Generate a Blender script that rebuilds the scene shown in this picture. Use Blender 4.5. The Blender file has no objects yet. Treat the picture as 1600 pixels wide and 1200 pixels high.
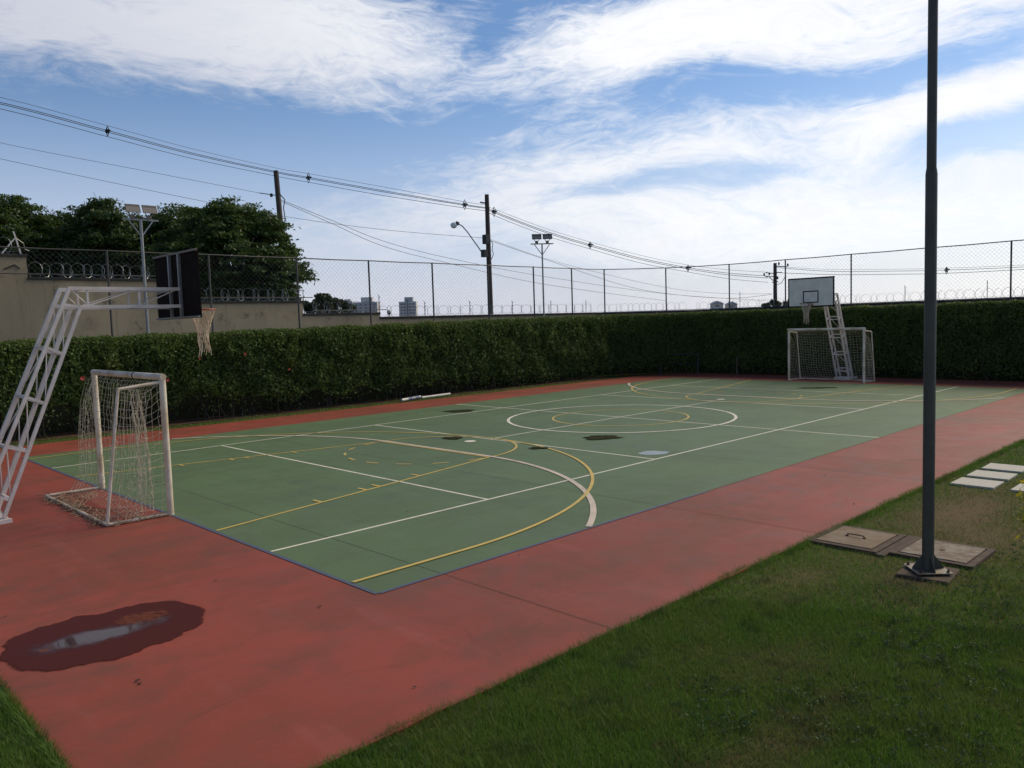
import bpy, math, random
import numpy as np
from mathutils import Matrix, Vector, noise as mnoise

random.seed(7)
RNG = np.random.default_rng(7)
scene = bpy.context.scene
COL = scene.collection

# ------------------------------------------------------------------ camera
CAM = np.array([-16.8287, -13.1992, 2.6161])
YAW, PITCH, ROLL, FPX = 0.7994, -0.0768, -0.0312, 1243.2
_d = np.array([math.cos(YAW)*math.cos(PITCH), math.sin(YAW)*math.cos(PITCH), math.sin(PITCH)])
_r0 = np.array([math.sin(YAW), -math.cos(YAW), 0.0]); _u0 = np.cross(_r0, _d)
_r = _r0*math.cos(ROLL) + _u0*math.sin(ROLL); _u = -_r0*math.sin(ROLL) + _u0*math.cos(ROLL)
cd = bpy.data.cameras.new('camera'); cam = bpy.data.objects.new('camera', cd); COL.objects.link(cam)
cd.sensor_fit = 'HORIZONTAL'; cd.sensor_width = 36.0; cd.lens = FPX/1600*36.0
cd.clip_start = 0.05; cd.clip_end = 5000
cam.matrix_world = Matrix(((_r[0], _u[0], -_d[0], CAM[0]), (_r[1], _u[1], -_d[1], CAM[1]),
                           (_r[2], _u[2], -_d[2], CAM[2]), (0, 0, 0, 1)))
scene.camera = cam


def ray(px, py):
    return _d + _r*(px-800)/FPX - _u*(py-600)/FPX


def at(px, py, depth):
    return CAM + ray(px, py)*depth


def ground(px, py, z=0.0):
    D = ray(px, py); return CAM + D*((z-CAM[2])/D[2])


# ------------------------------------------------------------------ sun, sky, exposure
SUN_AZ, SUN_EL = math.radians(-9.0), math.radians(38.0)      # azimuth measured from +X towards +Y
SUNV = Vector((math.cos(SUN_AZ)*math.cos(SUN_EL), math.sin(SUN_AZ)*math.cos(SUN_EL), math.sin(SUN_EL)))
sd = bpy.data.lights.new('sun', 'SUN'); sd.energy = 3.0; sd.angle = math.radians(34); sd.color = (1.0, 0.86, 0.62)
sun = bpy.data.objects.new('sun', sd); COL.objects.link(sun)
sun.rotation_euler = SUNV.to_track_quat('Z', 'Y').to_euler()

world = bpy.data.worlds.new('World'); scene.world = world; world.use_nodes = True
wt = world.node_tree; wt.nodes.clear()


class NT:
    """small helper around a node tree"""
    def __init__(s, tree): s.t = tree
    def n(s, typ, **kw):
        nd = s.t.nodes.new(typ)
        for k, v in kw.items():
            setattr(nd, k, v)
        return nd
    def l(s, a, b): s.t.links.new(a, b)
    def val(s, sock, v):
        if hasattr(v, 'is_linked') or hasattr(v, 'links'): s.l(v, sock)
        else: sock.default_value = v
    def m(s, op, a, b=0.0, c=None, clamp=False):
        nd = s.n('ShaderNodeMath', operation=op, use_clamp=clamp)
        s.val(nd.inputs[0], a); s.val(nd.inputs[1], b)
        if c is not None: s.val(nd.inputs[2], c)
        return nd.outputs[0]
    def mix(s, fac, a, b, mode='MIX'):
        nd = s.n('ShaderNodeMix', data_type='RGBA', blend_type=mode)
        s.val(nd.inputs[0], fac)
        for sock, v in ((nd.inputs[6], a), (nd.inputs[7], b)):
            if isinstance(v, (tuple, list)): sock.default_value = (*v[:3], 1)
            else: s.l(v, sock)
        return nd.outputs[2]
    def noise(s, vec, scale, detail=4, rough=0.55, dist=0.0, out=0):
        nd = s.n('ShaderNodeTexNoise'); nd.inputs['Scale'].default_value = scale
        nd.inputs['Detail'].default_value = detail; nd.inputs['Roughness'].default_value = rough
        nd.inputs['Distortion'].default_value = dist
        if vec is not None: s.l(vec, nd.inputs['Vector'])
        return nd.outputs[out]
    def ramp(s, fac, lo, hi, a=0.0, b=1.0):
        nd = s.n('ShaderNodeMapRange', interpolation_type='SMOOTHSTEP')
        s.val(nd.inputs[0], fac); nd.inputs[1].default_value = lo; nd.inputs[2].default_value = hi
        nd.inputs[3].default_value = a; nd.inputs[4].default_value = b
        return nd.outputs[0]
    def mapping(s, vec, loc=(0, 0, 0), rot=(0, 0, 0), sc=(1, 1, 1)):
        nd = s.n('ShaderNodeMapping'); s.l(vec, nd.inputs[0])
        nd.inputs['Location'].default_value = loc; nd.inputs['Rotation'].default_value = rot; nd.inputs['Scale'].default_value = sc
        return nd.outputs[0]


w = NT(wt)
sky = w.n('ShaderNodeTexSky', sky_type='NISHITA'); sky.sun_disc = False
sky.sun_elevation = SUN_EL; sky.sun_rotation = math.radians(90) - SUN_AZ
sky.altitude = 500; sky.air_density = 1.0; sky.dust_density = 0.7; sky.ozone_density = 2.2
tc = w.n('ShaderNodeTexCoord'); sep = w.n('ShaderNodeSeparateXYZ'); w.l(tc.outputs['Generated'], sep.inputs[0])
az = w.m('ARCTAN2', sep.outputs[1], sep.outputs[0]); el = w.m('ARCSINE', sep.outputs[2])
# clouds seen as streaks on a high plane: azimuth / elevation coordinates, sheared so streaks climb to the right
cmb = w.n('ShaderNodeCombineXYZ'); w.l(az, cmb.inputs[0]); w.l(el, cmb.inputs[1])
warpn = w.noise(w.mapping(cmb.outputs[0], sc=(2.2, 4.5, 1)), 1.0, 3, 0.5, 0, 1)
wsub = w.n('ShaderNodeVectorMath', operation='SUBTRACT'); w.l(warpn, wsub.inputs[0]); wsub.inputs[1].default_value = (.5, .5, .5)
wsc = w.n('ShaderNodeVectorMath', operation='SCALE'); w.l(wsub.outputs[0], wsc.inputs[0]); wsc.inputs['Scale'].default_value = 0.16
wadd = w.n('ShaderNodeVectorMath', operation='ADD'); w.l(cmb.outputs[0], wadd.inputs[0]); w.l(wsc.outputs[0], wadd.inputs[1])
wsep = w.n('ShaderNodeSeparateXYZ'); w.l(wadd.outputs[0], wsep.inputs[0])
n_st = w.noise(w.mapping(wadd.outputs[0], rot=(0, 0, 0.10), sc=(2.4, 9.5, 1)), 1.6, 8, 0.6, 0.5)
n_fi = w.noise(w.mapping(wadd.outputs[0], rot=(0, 0, 0.30), sc=(4, 17, 1)), 3.0, 8, 0.66, 0.8)


def azel(px, py):
    D = ray(px, py); D = D/np.linalg.norm(D)
    return math.atan2(D[1], D[0]), math.asin(D[2])


# cloud banks: centre (as a direction), half length, half height (degrees), climb to the right (degrees), weight
banks = [((300, 75), 19, 4.2, 0, .72), ((120, 20), 14, 3.4, 4, .40), ((540, 45), 8, 2.6, 4, .32), ((1330, 15), 17, 3.3, 1, 1.0), ((1010, 45), 9, 2.0, -6, .55),
         ((860, 105), 8, 2.1, -6, .30), ((1010, 110), 6, 1.3, 14, .30), ((960, 190), 8, 1.5, 8, .52), ((1180, 225), 23, 1.5, 5, .56), ((1470, 190), 9, 1.1, 12, .55),
         ((1300, 330), 28, 3.4, 2, .85), ((1380, 95), 7, 0.9, 4, .42), ((1560, 130), 7, 1.2, 10, .30), ((720, 245), 12, 1.5, -2, .34), ((720, 335), 16, 2.4, 2, .34),
         ((1200, 140), 11, 1.1, 2, -.40), ((430, 215), 15, 2.2, -3, -.35), ((1040, 297), 8, .7, 5, -.45), ((1540, 222), 5, 1.0, 8, -.35), ((745, 30), 3, 1.6, 60, -.30)]
dens = None
for (px, py), hl, hh, tilt, wgt in banks:
    a0, e0 = azel(px, py)
    da = w.m('SUBTRACT', a0, wsep.outputs[0]); de = w.m('SUBTRACT', wsep.outputs[1], e0)      # da > 0 to the right
    c, s_ = math.cos(math.radians(tilt)), math.sin(math.radians(tilt))
    u1 = w.m('DIVIDE', w.m('ADD', w.m('MULTIPLY', da, c), w.m('MULTIPLY', de, s_)), math.radians(hl))
    v1 = w.m('DIVIDE', w.m('SUBTRACT', w.m('MULTIPLY', de, c), w.m('MULTIPLY', da, s_)), math.radians(hh))
    q = w.m('ADD', w.m('MULTIPLY', u1, u1), w.m('MULTIPLY', v1, v1))
    g = w.m('MULTIPLY', w.m('EXPONENT', w.m('MULTIPLY', w.m('POWER', q, 1.3), -1.0)), wgt)
    dens = g if dens is None else w.m('ADD', dens, g)
n_wi = w.noise(w.mapping(wadd.outputs[0], loc=(3.1, 1.7, 0), rot=(0, 0, -0.12), sc=(9, 26, 1)), 2.4, 9, 0.7, 1.2)
dens = w.m('ADD', dens, w.m('MULTIPLY', w.m('SUBTRACT', n_wi, 0.5), 0.9))
dens = w.m('ADD', dens, w.m('MULTIPLY', w.m('SUBTRACT', n_st, 0.5), 0.62))
dens = w.m('ADD', dens, w.m('MULTIPLY', w.m('SUBTRACT', n_fi, 0.5), 1.15))
cloud = w.m('MULTIPLY', w.ramp(dens, 0.07, 1.08), 0.96)
# a pale haze band low over the horizon, all the way round
hz = w.m('POWER', w.ramp(el, -0.04, 0.30, 1.0, 0.0), 1.0)
blue = w.mix(1.0, sky.outputs[0], (0.84, 0.98, 1.12), 'MULTIPLY')
hazec = w.mix(w.ramp(az, 0.9, 0.1), (6.9, 7.0, 8.2), (10.2, 10.0, 10.2))
blue = w.mix(w.m('MULTIPLY', hz, .93), blue, hazec)
# clouds get brighter towards the hidden sun
dot = w.n('ShaderNodeVectorMath', operation='DOT_PRODUCT'); w.l(tc.outputs['Generated'], dot.inputs[0])
dot.inputs[1].default_value = SUNV
glow = w.ramp(dot.outputs['Value'], 0.25, 1.0, 0.0, 1.0)
ccol = w.mix(w.ramp(dot.outputs['Value'], 0.22, 0.72), (6.5, 6.7, 7.5), (10.6, 10.6, 10.7))
ccol = w.mix(w.m('MULTIPLY', w.ramp(n_fi, .35, .75), .25), ccol, (5.6, 6.1, 7.3))
skyc = w.mix(cloud, blue, ccol)
bg = w.n('ShaderNodeBackground'); w.l(skyc, bg.inputs[0]); bg.inputs[1].default_value = 0.10
wo = w.n('ShaderNodeOutputWorld'); w.l(bg.outputs[0], wo.inputs[0])

scene.view_settings.view_transform = 'Standard'; scene.view_settings.look = 'None'
scene.view_settings.exposure = 0.0; scene.view_settings.gamma = 1.0
scene.view_settings.use_curve_mapping = False
scene.render.engine = 'CYCLES'
scene.render.resolution_x = 1024; scene.render.resolution_y = 768


# ------------------------------------------------------------------ materials
def mat(name, col, rough=0.7, metal=0.0, var=None, vscale=3.0, vamt=0.5, bump=0.0, bscale=60.0, spec=0.5, coord='Object', detail=5):
    m = bpy.data.materials.new(name); m.use_nodes = True
    t = NT(m.node_tree); b = m.node_tree.nodes['Principled BSDF']
    b.inputs['Roughness'].default_value = rough; b.inputs['Metallic'].default_value = metal
    b.inputs['Specular IOR Level'].default_value = spec
    tcn = t.n('ShaderNodeTexCoord')
    f = t.ramp(t.noise(tcn.outputs[coord], vscale, detail, 0.6), 0.35, 0.68)
    c2 = var if var else tuple(x*0.75 for x in col)
    t.l(t.mix(t.m('MULTIPLY', f, vamt), col, c2), b.inputs['Base Color'])
    if bump:
        bn = t.n('ShaderNodeBump'); bn.inputs['Strength'].default_value = bump; bn.inputs['Distance'].default_value = 0.01
        t.l(t.noise(tcn.outputs[coord], bscale, 3), bn.inputs['Height']); t.l(bn.outputs[0], b.inputs['Normal'])
    return m


def foliage(name, dark, light, warm, trans=0.3, rough=0.5, hlit=None):
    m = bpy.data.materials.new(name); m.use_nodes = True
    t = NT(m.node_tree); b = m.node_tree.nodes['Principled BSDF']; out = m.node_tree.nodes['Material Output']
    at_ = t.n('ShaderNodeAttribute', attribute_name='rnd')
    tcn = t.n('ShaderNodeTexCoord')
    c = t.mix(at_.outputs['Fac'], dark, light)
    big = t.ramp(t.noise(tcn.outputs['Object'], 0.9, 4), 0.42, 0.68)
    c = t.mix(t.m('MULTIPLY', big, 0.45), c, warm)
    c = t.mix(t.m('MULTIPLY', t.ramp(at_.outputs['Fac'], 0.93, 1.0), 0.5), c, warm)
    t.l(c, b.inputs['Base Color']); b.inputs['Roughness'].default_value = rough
    b.inputs['Specular IOR Level'].default_value = 0.35
    tr = t.n('ShaderNodeBsdfTranslucent'); t.l(t.mix(0.5, c, warm), tr.inputs[0])
    mx = t.n('ShaderNodeMixShader'); mx.inputs[0].default_value = trans
    t.l(b.outputs[0], mx.inputs[1]); t.l(tr.outputs[0], mx.inputs[2]); t.l(mx.outputs[0], out.inputs[0])
    return m


def court_mat(name, base, alt, dirt, pale, rough=0.55, wear=1.0):
    """acrylic court paint: broad worn patches, streaked dirt, fine grain"""
    m = bpy.data.materials.new(name); m.use_nodes = True
    t = NT(m.node_tree); b = m.node_tree.nodes['Principled BSDF']
    tcn = t.n('ShaderNodeTexCoord'); P = tcn.outputs['Object']
    c = t.mix(t.ramp(t.noise(P, 0.35, 5, 0.6, 0.6), 0.38, 0.66), base, alt)
    # overlapping passes of the paint roller, lengthwise and crosswise
    st = t.noise(t.mapping(P, sc=(0.35, 2.6, 1)), 1.0, 4, 0.6)
    c = t.mix(t.m('MULTIPLY', t.ramp(st, 0.48, 0.70), 0.28*wear), c, dirt)
    st2 = t.noise(t.mapping(P, loc=(7, 3, 0), sc=(2.3, 0.4, 1)), 1.0, 4, 0.6)
    c = t.mix(t.m('MULTIPLY', t.ramp(st2, 0.52, 0.66), 0.40), c, pale)
    # squarish areas where the paint was laid at different times and dirt has settled
    for k_, (sc_, lo_, hi_, amt) in enumerate(((.30, .48, .54, .50*wear), (.62, .52, .57, .40*wear), (1.3, .54, .60, .25*wear))):
        qx = t.noise(t.mapping(P, loc=(k_*9, 0, 0), sc=(sc_, sc_*2.2, 1)), 1.0, 2.2, .45, .15)
        c = t.mix(t.m('MULTIPLY', t.ramp(qx, lo_, hi_), t.m('MULTIPLY', t.ramp(t.noise(P, 2.5, 6, .7), .25, .70), amt)), c, dirt)
    d = t.noise(P, 0.9, 8, 0.7, 1.2)
    c = t.mix(t.m('MULTIPLY', t.ramp(d, 0.48, 0.74), 0.60*wear), c, dirt)
    sp = t.noise(P, 55, 3, 0.6)
    c = t.mix(t.m('MULTIPLY', t.ramp(sp, 0.50, 0.72), 0.34), c, dirt)
    sp2 = t.noise(P, 17, 6, 0.72)
    c = t.mix(t.m('MULTIPLY', t.ramp(sp2, 0.52, 0.68), 0.32), c, dirt)
    c = t.mix(t.m('MULTIPLY', t.ramp(t.noise(P, 23, 5, .7), 0.56, 0.70), 0.25), c, pale)
    spk = t.n('ShaderNodeTexVoronoi'); spk.inputs['Scale'].default_value = 3.2; t.l(P, spk.inputs['Vector'])
    c = t.mix(t.ramp(spk.outputs['Distance'], 0.018, 0.035, 0.5, 0.0), c, (0.03, 0.028, 0.02))
    t.l(c, b.inputs['Base Color'])
    t.l(t.ramp(d, 0.35, 0.75, rough+0.1, rough-0.07), b.inputs['Roughness'])
    b.inputs['Specular IOR Level'].default_value = 0.20
    bn = t.n('ShaderNodeBump'); bn.inputs['Strength'].default_value = 0.25; bn.inputs['Distance'].default_value = 0.004
    t.l(t.noise(P, 160, 3), bn.inputs['Height']); t.l(bn.outputs[0], b.inputs['Normal'])
    return m


def line_mat(name, col, worn):
    m = bpy.data.materials.new(name); m.use_nodes = True
    t = NT(m.node_tree); b = m.node_tree.nodes['Principled BSDF']
    tcn = t.n('ShaderNodeTexCoord'); P = tcn.outputs['Object']
    c = t.mix(t.m('MULTIPLY', t.ramp(t.noise(P, 2.2, 7, 0.7), 0.42, 0.70), 0.6), col, worn)
    c = t.mix(t.m('MULTIPLY', t.ramp(t.noise(P, 40, 4, 0.7), 0.58, 0.72), 0.45), c, worn)
    t.l(c, b.inputs['Base Color']); b.inputs['Roughness'].default_value = 0.6
    b.inputs['Specular IOR Level'].default_value = 0.3
    return m


M = {}
M['red'] = court_mat('red_acrylic', (0.330, 0.070, 0.044), (0.270, 0.063, 0.037), (0.160, 0.064, 0.034), (0.350, 0.096, 0.070))
M['green'] = court_mat('green_acrylic', (0.126, 0.186, 0.082), (0.112, 0.168, 0.074), (0.088, 0.106, 0.054), (0.148, 0.200, 0.108), wear=.5)
M['white_line'] = line_mat('white_line_paint', (0.80, 0.74, 0.58), (0.48, 0.46, 0.34))
M['yellow_line'] = line_mat('yellow_line_paint', (0.66, 0.46, 0.11), (0.42, 0.34, 0.12))
M['cream_line'] = line_mat('cream_line_paint', (0.68, 0.55, 0.42), (0.36, 0.32, 0.23))
M['blue_line'] = line_mat('blue_line_paint', (0.088, 0.105, 0.165), (0.11, 0.12, 0.09))
M['joint'] = mat('joint_filler', (0.055, 0.050, 0.038), 0.9)
M['white_paint'] = mat('white_metal_paint', (0.74, 0.66, 0.60), 0.45, 0, (0.46, 0.36, 0.28), 5, 0.40)
M['goal_paint'] = mat('goal_paint', (0.76, 0.67, 0.55), 0.42, 0, (0.44, 0.30, 0.15), 2.6, 0.75)
M['net'] = mat('net_cord', (0.58, 0.52, 0.40), 0.85, 0, (0.38, 0.32, 0.23), 4, 0.6)
M['old_net'] = mat('old_net_cord', (0.36, 0.26, 0.17), 0.9, 0, (0.24, 0.15, 0.09), 5, 0.8)
M['hoop_net'] = mat('hoop_net_cord', (0.62, 0.50, 0.38), 0.85, 0, (0.45, 0.30, 0.20), 8, 0.7)
M['rim_red'] = mat('rim_red_paint', (0.34, 0.05, 0.03), 0.5)
M['rim_brown'] = mat('rim_brown_paint', (0.17, 0.11, 0.09), 0.6)  # grey-brown tone for the far rim
M['board_back'] = mat('board_back', (0.014, 0.010, 0.009), 0.95, 0, (0.022, 0.015, 0.012), 6, .7, spec=.08)
M['board_white'] = mat('board_white', (0.80, 0.72, 0.62), 0.5, 0, (0.5, 0.5, 0.47), 3, .5)
M['black_paint'] = mat('black_paint', (0.012, 0.014, 0.016), 0.5)
M['dark_pole'] = mat('dark_pole_paint', (0.066, 0.064, 0.050), 0.55, 0, (0.045, 0.038, 0.028), 4, .7, 0.15, 80)
M['galv'] = mat('galvanised_steel', (0.30, 0.31, 0.31), 0.45, 0.5, (0.20, 0.20, 0.19), 8, .6)
M['fence_steel'] = mat('fence_steel', (0.085, 0.080, 0.078), 0.55, 0.3, (0.05, 0.045, 0.040), 6, .6)
M['mesh_wire'] = mat('mesh_wire', (0.16, 0.15, 0.15), 0.5, 0.4)
M['razor'] = mat('razor_wire', (0.42, 0.42, 0.42), 0.35, 0.7)
M['wood_pole'] = mat('weathered_pole', (0.085, 0.062, 0.052), 0.85, 0, (0.05, 0.038, 0.032), 5, .8, .3, 40)
M['cable'] = mat('black_cable', (0.02, 0.022, 0.026), 0.6)
M['lamp_glass'] = mat('lamp_glass', (0.75, 0.78, 0.78), 0.12)
M['flood_body'] = mat('flood_body', (0.10, 0.085, 0.075), 0.5, 0.1, (0.06, 0.05, 0.045), 9, .7)
M['flood_glass'] = mat('flood_glass', (0.22, 0.19, 0.16), 0.4)
M['coping'] = mat('dark_coping', (0.030, 0.028, 0.025), 0.85, 0, (0.06, 0.055, 0.045), 3, .6)
M['cover'] = mat('concrete_cover', (0.185, 0.122, 0.070), 0.92, 0, (0.26, 0.195, 0.125), 5, .75, .5, 50)
M['cover_frame'] = mat('concrete_frame', (0.105, 0.066, 0.040), 0.95, 0, (0.055, 0.036, 0.022), 5, .8, .5, 50)
M['slab'] = mat('pale_slab', (0.52, 0.47, 0.38), 0.8, 0, (0.46, 0.42, 0.34), 5, .6, .3, 60)
M['rust'] = mat('rusty_steel', (0.10, 0.045, 0.022), 0.8, .2, (.05, .025, .018), 20, .8)
M['plate'] = mat('base_plate_steel', (0.20, 0.18, 0.145), 0.55, .4, (.16, .10, .06), 14, .8)
M['twig'] = mat('twig_bark', (0.045, 0.032, 0.022), 0.9, 0, (0.03, 0.022, 0.016), 8)
M['bark'] = mat('tree_bark', (0.075, 0.058, 0.042), 0.9, 0, (0.04, 0.032, 0.024), 6, .8, .5, 30)
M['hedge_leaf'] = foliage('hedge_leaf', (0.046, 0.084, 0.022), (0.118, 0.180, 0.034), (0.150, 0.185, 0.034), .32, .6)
M['hedge_core'] = mat('hedge_core', (0.024, 0.034, 0.012), 0.95, 0, (0.030, 0.026, 0.014), 5, .9, 1.0, 12)
M['tree_leaf'] = foliage('tree_leaf', (0.022, 0.050, 0.014), (0.062, 0.115, 0.024), (0.10, 0.145, 0.026), .36)
M['tree_leaf_dark'] = foliage('tree_leaf_dark', (0.020, 0.048, 0.016), (0.058, 0.108, 0.025), (0.09, 0.13, 0.024), .36)
M['far_leaf'] = foliage('far_leaf', (0.045, 0.060, 0.030), (0.075, 0.095, 0.040), (0.09, 0.10, 0.05), .25)
M['croton'] = foliage('croton_leaf', (0.20, 0.22, 0.02), (0.50, 0.42, 0.03), (0.62, 0.48, 0.03), .35, .35)
M['weed'] = foliage('weed_leaf', (0.040, 0.075, 0.026), (0.080, 0.125, 0.045), (0.10, 0.13, 0.04), .25, .8)
M['flower'] = mat('red_flower', (0.42, 0.05, 0.035), 0.6, 0, (.55, .10, .05), 30)
M['litter'] = mat('dry_leaf', (0.05, 0.032, 0.016), 0.9)
M['rail_green'] = mat('dark_green_rail', (0.020, 0.040, 0.042), 0.5)
M['pvc'] = mat('white_pipe', (0.68, 0.66, 0.60), 0.5, 0, (.5, .46, .38), 4, .6)
M['blue_tape'] = mat('blue_tape', (0.05, 0.08, 0.20), 0.6, 0, (.30, .33, .40), 9, .9)
M['far_wall'] = mat('far_wall', (0.66, 0.64, 0.64), 0.9)  # distance haze put into the paler far wall and window colours
M['far_wall2'] = mat('far_wall_grey', (0.48, 0.47, 0.50), 0.9)
M['far_window'] = mat('far_window', (0.20, 0.20, 0.24), 0.3)
M['far_roof'] = mat('far_roof', (0.36, 0.38, 0.45), 0.9)
M['stain'] = mat('mossy_stain', (0.040, 0.042, 0.014), 0.95, 0, (0.012, 0.012, 0.005), 8, .8, spec=.05)


def wall_material():
    m = bpy.data.materials.new('beige_render'); m.use_nodes = True
    t = NT(m.node_tree); b = m.node_tree.nodes['Principled BSDF']
    P = t.n('ShaderNodeTexCoord').outputs['Object']
    c = t.mix(t.ramp(t.noise(P, 0.6, 6, .65, .5), .38, .66), (0.410, 0.325, 0.205), (0.320, 0.255, 0.165))
    c = t.mix(t.m('MULTIPLY', t.ramp(t.noise(t.mapping(P, sc=(3.5, 3.5, .35)), 1, 6, .7), .50, .74), .6), c, (0.12, 0.10, 0.07))
    c = t.mix(t.m('MULTIPLY', t.ramp(t.noise(P, 2.4, 6, .7), .56, .72), .7), c, (0.11, 0.095, 0.07))
    t.l(c, b.inputs['Base Color']); b.inputs['Roughness'].default_value = .9
    bn = t.n('ShaderNodeBump'); bn.inputs['Strength'].default_value = .4; bn.inputs['Distance'].default_value = .01
    t.l(t.noise(P, 40, 4), bn.inputs['Height']); t.l(bn.outputs[0], b.inputs['Normal'])
    return m


def soil_material():
    m = bpy.data.materials.new('lawn_ground'); m.use_nodes = True
    t = NT(m.node_tree); b = m.node_tree.nodes['Principled BSDF']
    P = t.n('ShaderNodeTexCoord').outputs['Object']
    c = t.mix(t.ramp(t.noise(P, 1.3, 6, .65), .40, .64), (0.070, 0.088, 0.020), (0.105, 0.092, 0.032))
    c = t.mix(t.m('MULTIPLY', t.ramp(t.noise(P, 30, 5, .7), .45, .7), .6), c, (0.060, 0.042, 0.022))
    c = t.mix(t.m('MULTIPLY', bare_mask(t, P), .9), c, (0.150, 0.100, 0.052))
    t.l(c, b.inputs['Base Color']); b.inputs['Roughness'].default_value = .95
    b.inputs['Specular IOR Level'].default_value = .1
    bn = t.n('ShaderNodeBump'); bn.inputs['Strength'].default_value = .8; bn.inputs['Distance'].default_value = .02
    t.l(t.noise(P, 45, 5), bn.inputs['Height']); t.l(bn.outputs[0], b.inputs['Normal'])
    return m


# worn, dry areas of the lawn: centre x, y, radii, strength
BARE = [(-5.6, -9.95, 1.7, .55, 1.0), (-6.5, -10.4, .9, .7, .8), (-3.2, -10.6, 1.3, .5, .5), (-8.6, -10.45, .32, .28, .9),
        (-7.9, -8.98+-.25, .3, .2, .5), (-12.2, -10.9, 1.0, .25, .45), (-11.3, -10.4, .6, .3, .4), (-9.3, -9.6, .5, .22, .45)]


def bare_np(x, y):
    f = np.zeros_like(x)
    for cx, cy, rx, ry, s in BARE:
        f = np.maximum(f, s*np.exp(-((x-cx)/rx)**2-((y-cy)/ry)**2))
    return f


def bare_mask(t, P):
    sp = t.n('ShaderNodeSeparateXYZ'); t.l(P, sp.inputs[0]); f = None
    for cx, cy, rx, ry, s in BARE:
        a = t.m('DIVIDE', t.m('SUBTRACT', sp.outputs[0], cx), rx); b_ = t.m('DIVIDE', t.m('SUBTRACT', sp.outputs[1], cy), ry)
        g = t.m('MULTIPLY', t.m('EXPONENT', t.m('MULTIPLY', t.m('ADD', t.m('MULTIPLY', a, a), t.m('MULTIPLY', b_, b_)), -1)), s)
        f = g if f is None else t.m('MAXIMUM', f, g)
    return t.m('MULTIPLY', f, t.ramp(t.noise(P, 3.5, 5, .7), .3, .6, .35, 1.15), clamp=True)


def blade_material():
    m = bpy.data.materials.new('grass_blade'); m.use_nodes = True
    t = NT(m.node_tree); b = m.node_tree.nodes['Principled BSDF']; out = m.node_tree.nodes['Material Output']
    P = t.n('ShaderNodeTexCoord').outputs['Object']
    at_ = t.n('ShaderNodeAttribute', attribute_name='rnd')
    c = t.mix(at_.outputs['Fac'], (0.076, 0.155, 0.018), (0.150, 0.265, 0.034))
    c = t.mix(t.m('MULTIPLY', t.ramp(t.noise(P, 0.8, 5, .65), .45, .66), .65), c, (0.165, 0.180, 0.040))
    c = t.mix(t.m('MULTIPLY', t.ramp(t.noise(P, 2.6, 5, .7), .50, .66), .7), c, (0.045, 0.085, 0.020))
    c = t.mix(t.m('MULTIPLY', t.ramp(t.noise(t.mapping(P, loc=(5, 5, 0)), 1.7, 7, .75), .56, .68), .75), c, (0.16, 0.12, 0.055))
    c = t.mix(t.ramp(at_.outputs['Fac'], .95, 1.0, 0, .75), c, (0.30, 0.25, 0.13))
    c = t.mix(bare_mask(t, P), c, (0.21, 0.155, 0.070))
    t.l(c, b.inputs['Base Color']); b.inputs['Roughness'].default_value = .5
    b.inputs['Specular IOR Level'].default_value = .3
    tr = t.n('ShaderNodeBsdfTranslucent'); t.l(c, tr.inputs[0])
    mx = t.n('ShaderNodeMixShader'); mx.inputs[0].default_value = .42
    t.l(b.outputs[0], mx.inputs[1]); t.l(tr.outputs[0], mx.inputs[2]); t.l(mx.outputs[0], out.inputs[0])
    return m


M['wall'] = wall_material(); M['soil'] = soil_material(); M['blade'] = blade_material()


def wet_material(name, base, rough_lo=0.03, shallow=(0.10, 0.03, 0.03), rough_hi=.35, blobs=None):
    m = bpy.data.materials.new(name); m.use_nodes = True
    t = NT(m.node_tree); b = m.node_tree.nodes['Principled BSDF']
    P = t.n('ShaderNodeTexCoord').outputs['Object']
    n = t.noise(P, 1.7, 5, .6, .4)
    c = t.mix(t.ramp(n, .42, .62), base, shallow)
    if blobs:
        sp = t.n('ShaderNodeSeparateXYZ'); t.l(P, sp.inputs[0]); f = None
        for cx, cy, rx, ry in blobs:
            a = t.m('DIVIDE', t.m('SUBTRACT', sp.outputs[0], cx), rx); b_ = t.m('DIVIDE', t.m('SUBTRACT', sp.outputs[1], cy), ry)
            g = t.m('EXPONENT', t.m('MULTIPLY', t.m('ADD', t.m('MULTIPLY', a, a), t.m('MULTIPLY', b_, b_)), -1))
            f = g if f is None else t.m('MAXIMUM', f, g)
        f2 = t.m('MULTIPLY', f, t.ramp(t.noise(P, 14, 6, .7), .40, .58))
        dn = t.noise(P, 5, 3, .5)
        c = t.mix(t.m('MULTIPLY', t.ramp(f2, .15, .45), .9), c, (0.17, 0.055, 0.03))
        t.l(t.m('MAXIMUM', t.ramp(f2, .15, .45, 0, .45), rough_lo), b.inputs['Roughness'])
    else:
        b.inputs['Roughness'].default_value = rough_lo
    t.l(c, b.inputs['Base Color']); b.inputs['Specular IOR Level'].default_value = .5; b.inputs['IOR'].default_value = 1.33
    bn = t.n('ShaderNodeBump'); bn.inputs['Strength'].default_value = .03; bn.inputs['Distance'].default_value = .01
    t.l(t.noise(P, 6, 2), bn.inputs['Height']); t.l(bn.outputs[0], b.inputs['Normal'])
    return m


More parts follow.
